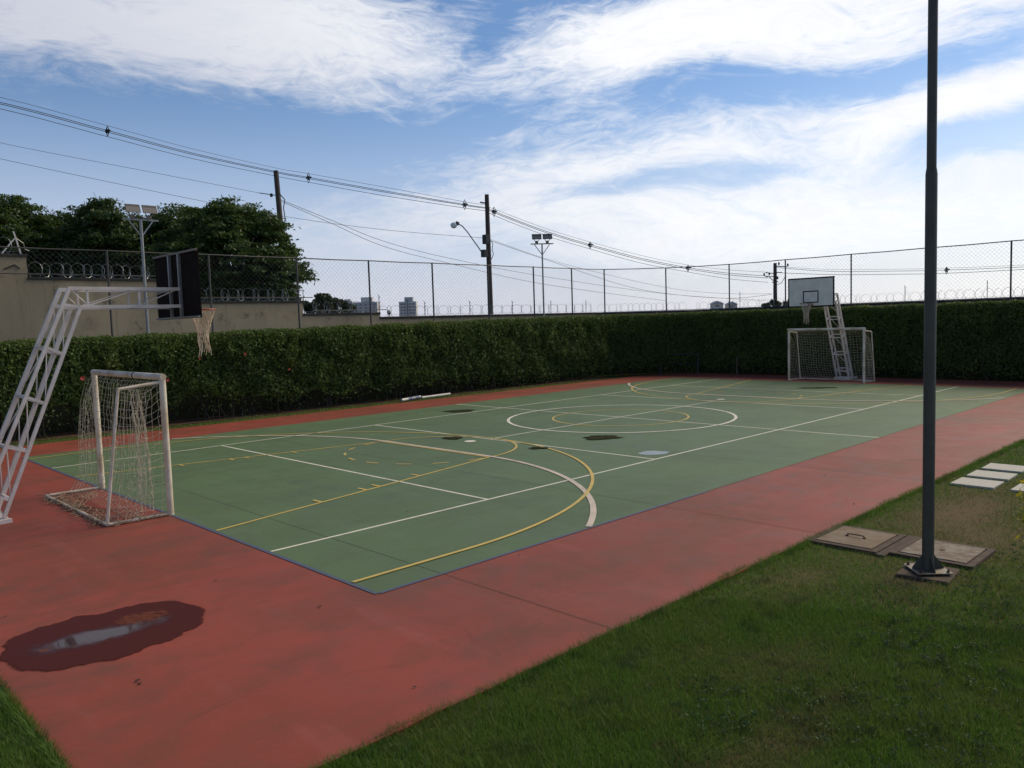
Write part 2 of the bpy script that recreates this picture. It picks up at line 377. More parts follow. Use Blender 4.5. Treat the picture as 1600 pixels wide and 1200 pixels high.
# ------------------------------------------------------------------ mesh helpers
class MB:
    def __init__(s): s.v = []; s.f = []
    def add(s, vs, fs):
        o = len(s.v); s.v.extend([tuple(map(float, v)) for v in vs]); s.f.extend([tuple(i+o for i in f) for f in fs])
        return s
    def box(s, x0, x1, y0, y1, z0, z1):
        return s.add([(x0, y0, z0), (x1, y0, z0), (x1, y1, z0), (x0, y1, z0), (x0, y0, z1), (x1, y0, z1), (x1, y1, z1), (x0, y1, z1)],
                     [(0, 3, 2, 1), (4, 5, 6, 7), (0, 1, 5, 4), (1, 2, 6, 5), (2, 3, 7, 6), (3, 0, 4, 7)])
    def bar(s, p, q, r, n=8, r2=None, ang=0.0, cap=True):
        p = np.array(p, float); q = np.array(q, float); d = q-p; L = np.linalg.norm(d)
        if L < 1e-9: return s
        d /= L; a = np.array([0, 0, 1.0]) if abs(d[2]) < .9 else np.array([1.0, 0, 0])
        e = np.cross(d, a); e /= np.linalg.norm(e); g = np.cross(d, e); r2 = r if r2 is None else r2
        vs = []
        for c, rr in ((p, r), (q, r2)):
            for k in range(n):
                t = 2*math.pi*k/n+ang; vs.append(c+rr*(math.cos(t)*e+math.sin(t)*g))
        fs = [(k, (k+1) % n, n+(k+1) % n, n+k) for k in range(n)]
        if cap: fs += [tuple(range(n))[::-1], tuple(range(n, 2*n))]
        return s.add(vs, fs)
    def sq(s, p, q, w):
        return s.bar(p, q, w*0.7071, 4, ang=math.pi/4)
    def path(s, pts, r, n=4, closed=False):
        pts = [np.array(p, float) for p in pts]; N = len(pts); vs = []; prev = None
        for i, p in enumerate(pts):
            if closed: d = pts[(i+1) % N]-pts[i-1]
            else: d = pts[min(i+1, N-1)]-pts[max(i-1, 0)]
            d = d/max(np.linalg.norm(d), 1e-9)
            if prev is None:
                a = np.array([0, 0, 1.0]) if abs(d[2]) < .9 else np.array([1.0, 0, 0])
                e = np.cross(d, a)
            else: e = prev-d*np.dot(prev, d)
            e /= max(np.linalg.norm(e), 1e-9); prev = e; g = np.cross(d, e)
            rr = r[i] if isinstance(r, (list, tuple)) else r
            for k in range(n):
                t = 2*math.pi*k/n; vs.append(p+rr*(math.cos(t)*e+math.sin(t)*g))
        fs = []
        for i in range(N if closed else N-1):
            j = (i+1) % N
            for k in range(n): fs.append((i*n+k, i*n+(k+1) % n, j*n+(k+1) % n, j*n+k))
        if not closed: fs += [tuple(range(n))[::-1], tuple(range((N-1)*n, N*n))]
        return s.add(vs, fs)
    def lathe(s, prof, c=(0, 0, 0), n=20):
        vs = []; fs = []
        for r, z in prof:
            for k in range(n):
                t = 2*math.pi*k/n; vs.append((c[0]+r*math.cos(t), c[1]+r*math.sin(t), c[2]+z))
        for i in range(len(prof)-1):
            for k in range(n): fs.append((i*n+k, i*n+(k+1) % n, (i+1)*n+(k+1) % n, (i+1)*n+k))
        fs += [tuple(range(n))[::-1], tuple(range((len(prof)-1)*n, len(prof)*n))]
        return s.add(vs, fs)
    def prism(s, poly, z0, z1):
        n = len(poly)
        vs = [(x, y, z0) for x, y in poly]+[(x, y, z1) for x, y in poly]
        return s.add(vs, [tuple(range(n))[::-1], tuple(range(n, 2*n))]+[(k, (k+1) % n, n+(k+1) % n, n+k) for k in range(n)])
    def build(s, name, m, parent=None, smooth=False, bevel=0):
        me = bpy.data.meshes.new(name); me.from_pydata(s.v, [], s.f); me.update()
        o = bpy.data.objects.new(name, me); COL.objects.link(o)
        if m: me.materials.append(m)
        if smooth:
            me.polygons.foreach_set('use_smooth', [True]*len(me.polygons))
            md = o.modifiers.new('edge', 'EDGE_SPLIT'); md.split_angle = math.radians(40)
        if bevel:
            b = o.modifiers.new('bevel', 'BEVEL'); b.width = bevel; b.segments = 2; b.limit_method = 'ANGLE'
        if parent: o.parent = parent
        return o


def tag(o, label=None, cat=None, group=None, kind=None):
    if label: o['label'] = label
    if cat: o['category'] = cat
    if group: o['group'] = group
    if kind: o['kind'] = kind
    return o


def empty(name, loc=(0, 0, 0), rz=0.0):
    o = bpy.data.objects.new(name, None); COL.objects.link(o); o.location = loc; o.rotation_euler = (0, 0, rz)
    o.empty_display_size = .2
    return o


def copy_tree(o, parent=None):
    c = o.copy(); COL.objects.link(c)
    if parent: c.parent = parent
    for ch in list(o.children): copy_tree(ch, c)
    return c


def raw_mesh(name, V, nper, m, parent=None, rnd=None):
    """V: (N*nper, 3) array, faces of nper vertices each"""
    N = len(V)//nper
    me = bpy.data.meshes.new(name)
    me.vertices.add(len(V)); me.vertices.foreach_set('co', np.ascontiguousarray(V, dtype=np.float32).ravel())
    me.loops.add(len(V)); me.loops.foreach_set('vertex_index', np.arange(len(V), dtype=np.int32))
    me.polygons.add(N); me.polygons.foreach_set('loop_start', np.arange(0, len(V), nper, dtype=np.int32))
    if rnd is not None:
        a = me.attributes.new('rnd', 'FLOAT', 'POINT'); a.data.foreach_set('value', np.repeat(rnd, nper).astype(np.float32))
    me.update(calc_edges=True); me.materials.append(m)
    o = bpy.data.objects.new(name, me); COL.objects.link(o)
    if parent: o.parent = parent
    return o


def leaf_cards(C, size, aspect=.5, outward=None, obias=.6, up=.3, jitter=.35):
    """diamond shaped leaves at centres C"""
    n = len(C)
    nrm = RNG.normal(size=(n, 3))
    nrm /= np.linalg.norm(nrm, axis=1)[:, None]
    if outward is not None: nrm += outward*obias
    nrm[:, 2] += up; nrm /= np.linalg.norm(nrm, axis=1)[:, None]
    a = RNG.normal(size=(n, 3)); a -= nrm*np.sum(a*nrm, axis=1)[:, None]; a /= np.linalg.norm(a, axis=1)[:, None]
    b = np.cross(nrm, a)
    s = (size*(1+jitter*RNG.uniform(-1, 1, n)))[:, None]
    V = np.empty((n, 4, 3))
    V[:, 0] = C-a*s*.5; V[:, 1] = C+b*s*aspect*.5+nrm*s*.06; V[:, 2] = C+a*s*.5; V[:, 3] = C-b*s*aspect*.5+nrm*s*.06
    return V.reshape(-1, 3)


def vnoise(x, y, z, sc, seed=0.0):
    return np.array([mnoise.noise(Vector((a*sc+seed, b*sc+seed*1.7, c*sc-seed))) for a, b, c in zip(x, y, z)])


# ------------------------------------------------------------------ ground and court
HL, HW = 12.5, 6.757
g = MB(); g.add([(-1500, -1500, -.03), (1500, -1500, -.03), (1500, 1500, -.03), (-1500, 1500, -.03)], [(0, 1, 2, 3)])
tag(g.build('ground', M['soil']), kind='structure')

RX0, RX1, RY0, RY1 = -15.58, 15.45, -9.06, 8.88
rng = random.Random(3)


def edge_poly():
    P = []
    def seg(a, b, n, amp, nx, ny):
        for i in range(n):
            t = i/n; k = rng.uniform(-amp, amp)
            P.append((a[0]+(b[0]-a[0])*t+nx*k, a[1]+(b[1]-a[1])*t+ny*k))
    seg((RX0, RY0), (RX1, RY0), 110, .008, 0, 1); seg((RX1, RY0), (RX1, RY1-1.8), 30, .008, 1, 0)
    P.append((RX1-.2, RY1-1.2)); P.append((RX1-.7, RY1-.5)); P.append((RX1-1.6, RY1-.05))
    seg((RX1-2.2, RY1), (RX0, RY1), 90, .02, 0, 1); seg((RX0, RY1), (RX0, RY0), 60, .01, 1, 0)
    return P


surround = MB().prism(edge_poly(), -.08, 0.0).build('court_surround', M['red']); tag(surround, kind='structure')
court = MB().add([(-HL, -HW, .004), (HL, -HW, .004), (HL, HW, .004), (-HL, HW, .004)], [(0, 1, 2, 3)]).build('court_surface', M['green'])
tag(court, kind='structure')


def strip(name, pts, width, z, m, closed=False):
    """flat painted line along pts"""
    pts = [np.array(p, float) for p in pts]; n = len(pts); vs = []; fs = []
    for i in range(n):
        if closed: d = pts[(i+1) % n]-pts[i-1]
        else: d = pts[min(i+1, n-1)]-pts[max(i-1, 0)]
        d /= np.linalg.norm(d); nn = np.array([-d[1], d[0]])*width/2
        a = pts[i]+nn; b = pts[i]-nn; zz_ = z*.5+.0025; vs += [(a[0], a[1], zz_), (b[0], b[1], zz_)]
    for i in range(n if closed else n-1):
        j = (i+1) % n; fs.append((2*i, 2*i+1, 2*j+1, 2*j))
    return MB().add(vs, fs).build(name, m, court)


def arc(cx, cy, r, a0, a1, n=48):
    return [(cx+r*math.cos(math.radians(a0+(a1-a0)*i/n)), cy+r*math.sin(math.radians(a0+(a1-a0)*i/n))) for i in range(n+1)]


WS, XV, XS = 4.537, 8.98, 4.75
for s in (-1, 1):
    strip('white_line', [(-HL+.03, s*WS), (HL-.03, s*WS)], .05, .008, M['white_line'])
    strip('white_line', [(s*XV, -WS+.025), (s*XV, WS-.025)], .05, .008, M['white_line'])
    strip('white_line', [(s*XS, -WS+.025), (s*XS, WS-.025)], .05, .008, M['white_line'])
    strip('white_line', [(s*.02, 0), (s*(XS-.025), 0)], .05, .012, M['white_line'])
strip('white_line', [(0, -HW), (0, -WS-.025)], .05, .008, M['white_line'])
strip('white_line', [(0, -WS+.025), (0, WS-.025)], .05, .010, M['white_line'])
strip('white_line', [(0, WS+.025), (0, HW)], .05, .008, M['white_line'])
strip('white_circle', arc(0, 0, 3.0, 0, 360)[:-1], .08, .016, M['white_line'], True)
strip('yellow_circle', arc(0, 0, 1.8, 0, 360)[:-1], .05, .014, M['yellow_line'], True)
R6 = 6.15
aend = math.degrees(math.asin((HW-1.5-.03)/R6))
pts = arc(-HL, 1.5, R6, aend, 0, 36)[:-1]+[(-HL+R6, 1.5-3.0*i/6) for i in range(7)]+arc(-HL, -1.5, R6, 0, -aend, 36)[1:]
for s in (-1, 1):
    strip('cream_area_arc', [(-s*x, y) for x, y in pts], .085, .020, M['cream_line'])
    # three point arc
    bx = -HL+1.575; t3 = [(-HL+.03, 6.28), (bx, 6.28)]+arc(bx, 0, 6.28, 88, -88, 70)+[(bx, -6.28), (-HL+.03, -6.28)]
    strip('yellow_arc', [(-s*x, y) for x, y in t3], .055, .022, M['yellow_line'])
    # key
    xf = -HL+6.07
    for q in (-1, 1):
        strip('yellow_line', [(-s*(-HL+.03), q*3.05), (-s*xf, q*1.8)], .05, .014, M['yellow_line'])
        for f in (.30, .455, .505, .665):
            x0 = -HL+(xf+HL)*f; y0 = 3.05-(1.25)*f
            strip('yellow_tick', [(-s*x0, q*(y0+.03)), (-s*x0, q*(y0-.20 if q > 0 else y0+.02-.26))][::1], .05, .018, M['yellow_line'])
    strip('yellow_line', [(-s*xf, -1.77), (-s*xf, 1.77)], .05, .016, M['yellow_line'])
    strip('yellow_half_circle', [(-s*x, y) for x, y in arc(xf, 0, 1.8, 90, -90, 40)], .05, .018, M['yellow_line'])
    for k in range(8):
        a = 97+k*22.5
        strip('yellow_dash', [(-s*x, y) for x, y in arc(xf, 0, 1.8, a, a+10, 5)], .05, .012, M['yellow_line'])
    strip('penalty_mark', arc(-s*5.25, 0.1, .07, 0, 360, 16)[:-1], .13, .018, M['white_line'], True)
# blue edging where green paint meets red
strip('blue_line', [(-HL, -HW), (-HL, HW)], .05, .006, M['blue_line'])
strip('blue_line', [(-HL+.03, -HW), (-6.5, -HW)], .045, .006, M['blue_line'])


def jitline(a, b, n, amp, sd):
    r = random.Random(sd); return [(a[0]+(b[0]-a[0])*i/n+r.uniform(-amp, amp), a[1]+(b[1]-a[1])*i/n) for i in range(n+1)]


# saw cut joints across the slab
for X in (-11.68, -7.75, -3.9, 3.9, 7.8, 11.7):
    for y0, y1 in ((RY0+.01, -HW-.03), (-HW+.03, HW-.03)):
        j = strip('slab_joint', jitline((X, y0), (X+.01, y1), 60, .004, int(X*10)+int(y0)), .007 if X < -4 else .006, .0062, M['joint'])
o = strip('slab_joint', [(x, y) for y, x in jitline((-1.9, -HL-.05), (-1.95, RX0+.02), 20, .006, 5)], .006, .003, M['joint'])
rc_ = random.Random(9)
for x0, y0, a_, L_ in ((-14.8, -7.9, .4, 1.6), (-10.4, -8.2, -.2, 1.1), (-9.3, -3.4, 1.2, 1.5), (-13.6, -4.2, 2.0, 1.2), (-6.1, -7.7, .7, 1.3), (-3.6, -6.1, .2, 1.4), (-12.7, -8.4, 1.1, .8)):
    P_ = [(x0, y0)]
    for _ in range(int(L_/.05)):
        a_ += rc_.uniform(-.35, .35); P_.append((P_[-1][0]+.05*math.cos(a_), P_[-1][1]+.05*math.sin(a_)))
    strip('hairline_crack', P_, .0018, .0065, M['joint'])

# puddles ------------------------------------------------------------------
pud_px = [(0, 1012), (22, 994), (64, 979), (86, 976), (100, 971), (114, 965), (126, 963), (142, 962), (176, 954), (220, 945), (262, 938), (280, 942), (300, 944),
          (315, 949), (322, 960), (312, 975), (292, 990), (262, 1003), (230, 1009), (222, 1017), (205, 1025), (142, 1037), (80, 1048), (26, 1052), (11, 1039), (0, 1031)]
P2 = [ground(*p)[:2] for p in pud_px]


def smooth_poly(P, it=2):
    for _ in range(it):
        Q = []
        for i in range(len(P)):
            a = np.array(P[i]); b = np.array(P[(i+1) % len(P)]); Q += [a*.75+b*.25, a*.25+b*.75]
        P = Q
    return P


def soften(m):
    """the film of water or dirt thins out to nothing at its rim"""
    t = NT(m.node_tree); out = m.node_tree.nodes['Material Output']; src = out.inputs[0].links[0].from_socket
    a = t.n('ShaderNodeAttribute', attribute_name='rim'); P = t.n('ShaderNodeTexCoord').outputs['Object']
    k = t.m('ADD', a.outputs['Fac'], t.m('MULTIPLY', t.m('SUBTRACT', t.noise(P, 9, 7, .7), .5), .55))
    tr = t.n('ShaderNodeBsdfTransparent'); mx = t.n('ShaderNodeMixShader')
    t.l(t.ramp(k, .12, .62), mx.inputs[0]); t.l(tr.outputs[0], mx.inputs[1]); t.l(src, mx.inputs[2]); t.l(mx.outputs[0], out.inputs[0])
    return m


def soft_sheet(name, P, z, m, parent=None, inner=.86):
    c = np.mean(P, axis=0); n = len(P)
    vs = [(c[0], c[1], z)]+[(c[0]+(p[0]-c[0])*inner, c[1]+(p[1]-c[1])*inner, z) for p in P]+[(p[0], p[1], z) for p in P]
    fs = [(0, 1+i, 1+(i+1) % n) for i in range(n)]+[(1+i, 1+n+i, 1+n+(i+1) % n, 1+(i+1) % n) for i in range(n)]
    o = MB().add(vs, fs).build(name, m, parent)
    at_ = o.data.attributes.new('rim', 'FLOAT', 'POINT'); at_.data.foreach_set('value', [1.0]*(n+1)+[0.0]*n)
    return o


def sheet(name, P, z, m, parent=None):
    c = np.mean(P, axis=0); vs = [(c[0], c[1], z)]+[(p[0], p[1], z) for p in P]; n = len(P)
    return MB().add(vs, [(0, 1+i, 1+(i+1) % n) for i in range(n)]).build(name, m, parent)


def wobble(cx, cy, rx, ry, rot, sd, n=40, amp=.16):
    P = []
    for i in range(n):
        t = 2*math.pi*i/n; k = 1+amp*(mnoise.noise(Vector((math.cos(t)*1.3, math.sin(t)*1.3, sd)))*2+.5*mnoise.noise(Vector((math.cos(t)*4, math.sin(t)*4, sd+5))))
        x, y = rx*k*math.cos(t), ry*k*math.sin(t)
        P.append((cx+x*math.cos(rot)-y*math.sin(rot), cy+x*math.sin(rot)+y*math.cos(rot)))
    return P


bl = [(*ground(212, 972)[:2], .28, .20), (*ground(240, 965)[:2], .25, .20), (*ground(72, 1017)[:2], .10, .08)]
pc = np.mean(P2, axis=0)
pud = empty('puddle', (float(pc[0]), float(pc[1]), 0)); tag(pud, 'large dark rainwater puddle on the red paving in the lower left corner', 'puddle')
L2 = lambda P: [np.array(p)-pc for p in P]
def puddle_mat():
    m = bpy.data.materials.new('puddle_water'); m.use_nodes = True
    t = NT(m.node_tree); b = m.node_tree.nodes['Principled BSDF']
    P = t.n('ShaderNodeTexCoord').outputs['Object']; sp = t.n('ShaderNodeSeparateXYZ'); t.l(P, sp.inputs[0])
    def field(lst):
        f = None
        for px, py, rad, wt_ in lst:
            g_ = ground(px, py)[:2]-pc
            a = t.m('DIVIDE', t.m('SUBTRACT', sp.outputs[0], float(g_[0])), rad); b_ = t.m('DIVIDE', t.m('SUBTRACT', sp.outputs[1], float(g_[1])), rad)
            g = t.m('MULTIPLY', t.m('EXPONENT', t.m('MULTIPLY', t.m('ADD', t.m('MULTIPLY', a, a), t.m('MULTIPLY', b_, b_)), -1)), wt_)
            f = g if f is None else t.m('ADD', f, g)
        return f
    # standing water is deepest along the middle, the rim is only a film on the paint
    deep = t.m('ADD', field([(55, 1018, .26, .7), (100, 1010, .22, .5), (135, 997, .27, .7), (175, 988, .27, .7), (225, 976, .26, .6), (270, 965, .22, .4)]),
               t.m('MULTIPLY', t.m('SUBTRACT', t.noise(P, 3.2, 6, .62), .5), 1.5))
    d = t.ramp(deep, .50, 1.55)
    weed = t.m('MULTIPLY', field([(205, 968, .12, 1), (235, 962, .14, 1), (72, 1015, .06, .8)]), t.ramp(t.noise(P, 16, 6, .7), .38, .56))  # browner, rougher patches at set spots in the water
    wd = t.ramp(weed, .18, .45)
    c = t.mix(d, (0.080, 0.018, 0.014), (0.024, 0.008, 0.010))
    c = t.mix(t.m('MULTIPLY', wd, .9), c, (0.150, 0.045, 0.022)); t.l(c, b.inputs['Base Color'])
    t.l(t.m('MAXIMUM', t.ramp(d, 0, .9, .46, .04), t.m('MULTIPLY', wd, .45)), b.inputs['Roughness'])
    t.l(t.ramp(d, 0, .9, .08, .34), b.inputs['Specular IOR Level']); b.inputs['IOR'].default_value = 1.33
    return m


def ragged(P, amp):
    Q = []
    for i, p in enumerate(P):
        n_ = mnoise.noise(Vector((p[0]*6, p[1]*6, 1.5)))*amp+mnoise.noise(Vector((p[0]*19, p[1]*19, 4.5)))*amp*.5
        d_ = np.array(p)-pc; Q.append(np.array(p)+d_/np.linalg.norm(d_)*n_)
    return Q


soft_sheet('water', L2([p_*1.0 for p_ in ragged([np.array(q_)+(np.array(q_)-pc)*.05 for q_ in smooth_poly(P2, 3)], .055)]), .004, soften(puddle_mat()), pud, .88)
c5 = ground(1023, 708)[:2]
pb = soft_sheet('puddle', wobble(c5[0], c5[1], .36, .27, -.8, 2.2), .007, soften(wet_material('puddle_small', (0.15, 0.18, 0.14), .10, (0.13, 0.16, 0.12))), None, .6)
tag(pb, 'small pale bluish puddle on green court beside the white side line', 'puddle')
soften(M['stain'])
stains = [(721, 643, .52, .30, .75, 'dark mossy stain near the far edge of the green court, left of the center line'),
          (707, 685, .30, .22, .78, 'small dark stain inside the near free throw circle'),
          (942, 684, .50, .28, .80, 'largest dark mossy stain on green court just outside the big center circle'),
          (840, 701, .20, .14, .80, 'smallest faint dark stain between the yellow arc and near free throw circle'),
          (1281, 606.5, .55, .28, .60, 'dark stain on the green court in front of the far goal')]
for i, (px, py, rx, ry, rot, lab) in enumerate(stains):
    c = ground(px, py)[:2]
    o = soft_sheet('mossy_stain', wobble(c[0], c[1], rx*1.1, ry*1.1, rot-1.6, i*3.1, amp=.35), .018, M['stain'], None, .55)
    tag(o, lab, 'stain')


# ------------------------------------------------------------------ boundary wall
wall = empty('boundary_wall', (2, 12.1, 0)); tag(wall, 'beige rendered boundary wall stepping down behind the hedge, dark coping on top', 'wall')
WT = .18
steps = [(-34, -10.88, 4.92), (-10.88, -6.8, 4.30), (-6.8, -2.45, 3.62), (-2.45, .78, 3.17), (.78, 13.6, 3.0)]


def local(pb, o):
    o.parent = pb; o.matrix_parent_inverse = Matrix.Translation(-Vector(pb.location)); return o


for i, (x0, x1, h) in enumerate(steps):
    local(wall, MB().box(x0, x1-.002, 12.0, 12.0+WT, -.1, h-.085).build('wall_panel', M['wall']))
    local(wall, MB().box(x0-(.0 if i == 0 else .0), x1+.03, 11.965, 12.0+WT+.035, h-.085, h+.0).build('coping', M['coping'], bevel=.01))


def wseg(a, b, h):
    a = np.array(a, float); b = np.array(b, float); d = b-a; L = np.linalg.norm(d); d /= L; n = np.array([-d[1], d[0]])
    for nm, t0, t1, z0, z1, m in (('wall_panel', 0, WT, -.1, h-.085, 'wall'), ('coping', -.035, WT+.035, h-.085, h, 'coping')):
        P = [a+n*t0, b+n*t0, b+n*t1, a+n*t1]
        local(wall, MB().prism([tuple(p) for p in P], z0, z1).build(nm, M[m]))


wseg((13.62, 12.0), (17.58, 9.1), 2.97); wseg((17.6, 9.08), (17.6, -26), 2.97)
# patch marks on the left block: raised mortar smear
local(wall, MB().bar((-11.42, 11.985, 4.50), (-11.18, 11.985, 4.62), .02, 5).bar((-11.18, 11.985, 4.62), (-11.05, 11.985, 4.52), .02, 5).build('mortar_smear', M['coping']))

# razor coils ----------------------------------------------------------------
def coil(a, b, z, r, pitch, lab, seed):
    a = np.array(a, float); b = np.array(b, float); L = np.linalg.norm(b-a); d = (b-a)/L; n = np.array([-d[1], d[0]])
    mb = MB(); k = int(L/pitch); rr = random.Random(seed)
    for i in range(k):
        c = a+d*(i+.5)*pitch; th = (math.radians(52) if i % 2 else -math.radians(48))+rr.uniform(-.15, .15)
        ax = d*math.sin(th)+n*math.cos(th)*1.0     # in-plane horizontal direction of the loop
        q = r*rr.uniform(.92, 1.08); pts = []
        for j in range(16):
            t = 2*math.pi*j/16; pts.append((c[0]+ax[0]*q*math.cos(t), c[1]+ax[1]*q*math.cos(t), z+r*.95+q*math.sin(t)))
        mb.path(pts, .006, 3, True)
        for j in range(0, 16, 2):     # barbs
            p = np.array(pts[j]); mb.bar(p+(0, 0, .016), p-(0, 0, .016), .005, 3)
    mb.path([(*(a+d*L*i/8), z+.06+.02*(i % 2)) for i in range(9)], .004, 3)
    o = mb.build('razor_wire', M['razor']); tag(o, lab, 'razor wire', 'razor wire coils along the wall top')


coil((-18, 12.09), (-11.0, 12.09), 4.92, .23, .27, 'razor wire coil on the tallest wall block at the left edge', 1)
coil((-10.8, 12.09), (-6.9, 12.09), 4.30, .21, .27, 'razor wire coil over second wall step, behind the left floodlight pole', 2)
coil((-6.7, 12.09), (-2.5, 12.09), 3.62, .21, .27, 'razor wire coil under the big tree, right of the near backboard', 3)
coil((-2.3, 12.09), (.7, 12.09), 3.17, .21, .25, 'razor wire coil before the distant bushes and low apartment blocks', 4)
coil((.85, 12.09), (13.6, 12.09), 3.0, .21, .30, 'long razor wire coil passing in front of the distant grey tower and utility pole', 5)
coil((13.75, 12.0), (17.6, 9.2), 2.97, .21, .30, 'razor wire coil across the fence corner above the dark far hedge', 6)
coil((17.7, 9.0), (17.7, -25), 2.97, .20, .33, 'razor wire coil along the right wall behind the white backboard', 7)

# electric fence rods ---------------------------------------------------------
def rod(x, y, z, h, lab):
    e = empty('electric_fence_rod', (x, y, z)); tag(e, lab, 'fence rod', 'thin electric fence rods on the wall')
    MB().bar((0, 0, 0), (0, 0, h), .012, 5).bar((0, 0, h), (-.05, 0, h+.05), .01, 4).build('rod', M['fence_steel'], e)
    for k in range(3):
        MB().bar((0, 0, h*(.45+.24*k)), (.05, 0, h*(.45+.24*k)), .018, 6).build('insulator', M['black_paint'], e)
    return e


rods = [(-2.38, 12.06, 3.17, .85, 'tallest thin rod at the wall step by the distant apartment blocks'),
        (.82, 12.06, 3.0, .80, 'thin rod right of the fence post before the apartment blocks'),
        (3.0, 12.06, 3.0, .55, 'thin rod just left of the fence post beside the grey tower'),
        (5.4, 12.06, 3.0, .55, 'thin rod left of the tall utility pole with street lamp'),
        (7.9, 12.06, 3.0, .55, 'thin rod between the utility pole and the middle floodlight pole'),
        (10.4, 12.06, 3.0, .55, 'thin rod just right of the middle floodlight pole'),
        (12.9, 12.06, 3.0, .55, 'thin rod at the corner where fence turns'),
        (17.68, 6.5, 2.97, .75, 'thin leaning rod beside the small distant blue grey houses'),
        (17.68, 3.6, 2.97, .6, 'thin rod beside the short utility pole'),
        (17.68, -1.0, 2.97, .62, 'thin rod between white backboard and tall dark pole'),
        (17.68, -4.0, 2.97, .66, 'thin rod right of the tall dark pole'),
        (17.68, -6.9, 2.97, .66, 'thin rod near the right edge of the frame')]
for r_ in rods: rod(*r_)
e = empty('wire_bracket', (-11.1, 12.09, 4.92)); tag(e, 'white metal A-shaped bracket on the tallest wall block at left', 'bracket')
MB().sq((.12, 0, 0), (-.02, 0, .62), .035).build('upright', M['white_paint'], e)
MB().sq((-.34, 0, 0), (.02, 0, .46), .03).build('strut', M['white_paint'], e)
MB().path([(.05, 0, .42), (.2, -.02, .3), (.22, 0, .15), (.32, 0, .1)], .006, 4).build('loose_wire', M['razor'], e)
e = empty('security_camera', tuple(at(608, 489, 33.4))); 
tag(e, 'small dome camera on the wall coping left of the distant grey tower', 'security camera')
MB().bar((0, 0, -.16), (0, 0, .02), .02, 6).build('mount', M['fence_steel'], e)
MB().lathe([(.02, .13), (.08, .11), (.10, .04), (.09, .0)][::-1], n=12).build('housing', M['board_white'], e, True)
MB().lathe([(.01, -.075), (.05, -.06), (.075, -.02), (.08, 0)], n=12).build('lens_dome', M['black_paint'], e, True)

# chain link fence -------------------------------------------------------------
fence = empty('chain_link_fence', (2, 11.4, 0)); tag(fence, 'tall dark chain link fence with posts and rails running behind the hedge', 'fence')
Lp = [(-18, 11.4), (-15, 11.4), (-12.0, 11.4), (-8.98, 11.4), (-6.0, 11.4), (-2.95, 11.4), (-.03, 11.4), (2.93, 11.4), (5.9, 11.4), (8.62, 11.4), (11.16, 11.4),
      (13.42, 11.3), (15.8, 9.4), (17.0, 6.66), (17.0, 3.85), (17.0, .92), (17.0, -2.0), (17.0, -4.95), (17.0, -7.9), (17.0, -10.9), (17., -13.9)]
ztop = 5.04


def zbot(x, y):
    if x < -6.9: return 4.34
    if x < -2.4: return 3.70
    if x < .7: return 3.25
    return 2.98


dm = .155
for i, (x, y) in enumerate(Lp):
    local(fence, MB().bar((x, y, -.05), (x, y, ztop+.02), .032, 8).build('post', M['fence_steel'], smooth=True))
    if i == len(Lp)-1: break
    x2, y2 = Lp[i+1]; zt2 = ztop
    local(fence, MB().path([(x, y, ztop), ((x+x2)/2, (y+y2)/2, ztop-.012), (x2, y2, ztop)], .021, 6).build('top_rail', M['fence_steel'], smooth=True))
    # bottom rail follows the wall steps
    cuts = [0.0]
    for sx in (-6.9, -2.4, .7):
        if y > 11.3 and x < sx < x2: cuts.append((sx-x)/(x2-x))
    cuts.append(1.0)
    mesh = MB()
    for c0, c1 in zip(cuts[:-1], cuts[1:]):
        xa, ya = x+(x2-x)*c0, y+(y2-y)*c0; xb, yb = x+(x2-x)*c1, y+(y2-y)*c1; zb = zbot((xa+xb)/2, 0)
        local(fence, MB().bar((xa, ya, zb), (xb, yb, zb), .016, 6).build('bottom_rail', M['fence_steel'], smooth=True))
        W = math.hypot(xb-xa, yb-ya); H = ztop-zb
        k = int((W+H)/dm)+1
        for s in range(-k, k+1):
            for sg in (1, -1):
                # line v = sg*(u - s*dm)  (sg=1) or v = -(u - s*dm)
                u0, u1 = (s*dm, s*dm+H) if sg == 1 else (s*dm-H, s*dm)
                a, b = max(u0, 0), min(u1, W)
                if b-a < .01: continue
                va, vb = ((a-s*dm), (b-s*dm)) if sg == 1 else (-(a-s*dm), -(b-s*dm))
                pa = (xa+(xb-xa)*a/W, ya+(yb-ya)*a/W, zb+va); pb_ = (xa+(xb-xa)*b/W, ya+(yb-ya)*b/W, zb+vb)
                mesh.bar(pa, pb_, .0024, 3, cap=False)
    local(fence, mesh.build('wire_mesh', M['mesh_wire']))

# ------------------------------------------------------------------ hedge
def cum(P):
    L = [0]
    for a, b in zip(P[:-1], P[1:]): L.append(L[-1]+math.hypot(b[0]-a[0], b[1]-a[1]))
    return np.array(L)


HF = [(-26, 9.95), (-12, 9.9), (-10, 10.15), (-7.5, 10.1), (-5, 9.9), (10.2, 9.92), (12.4, 9.75), (14.2, 8.9), (15.25, 7.4), (15.65, 5.2), (15.6, -2), (15.5, -6), (15.55, -12), (15.6, -24)]
HFL = cum(HF); HFx = np.array([p[0] for p in HF]); HFy = np.array([p[1] for p in HF])
TOT = HFL[-1]


def hpos(s): return np.interp(s, HFL, HFx), np.interp(s, HFL, HFy)


def hnorm(s):
    x0, y0 = hpos(s-.6); x1, y1 = hpos(s+.6); dx, dy = x1-x0, y1-y0; L = np.hypot(dx, dy)
    return dy/L, -dx/L      # outward, towards the court


def hheight(s):
    x, y = hpos(s)
    return np.interp(x, [-26, -9, 5, 12, 15.6], [2.50, 2.55, 2.74, 2.80, 2.81])


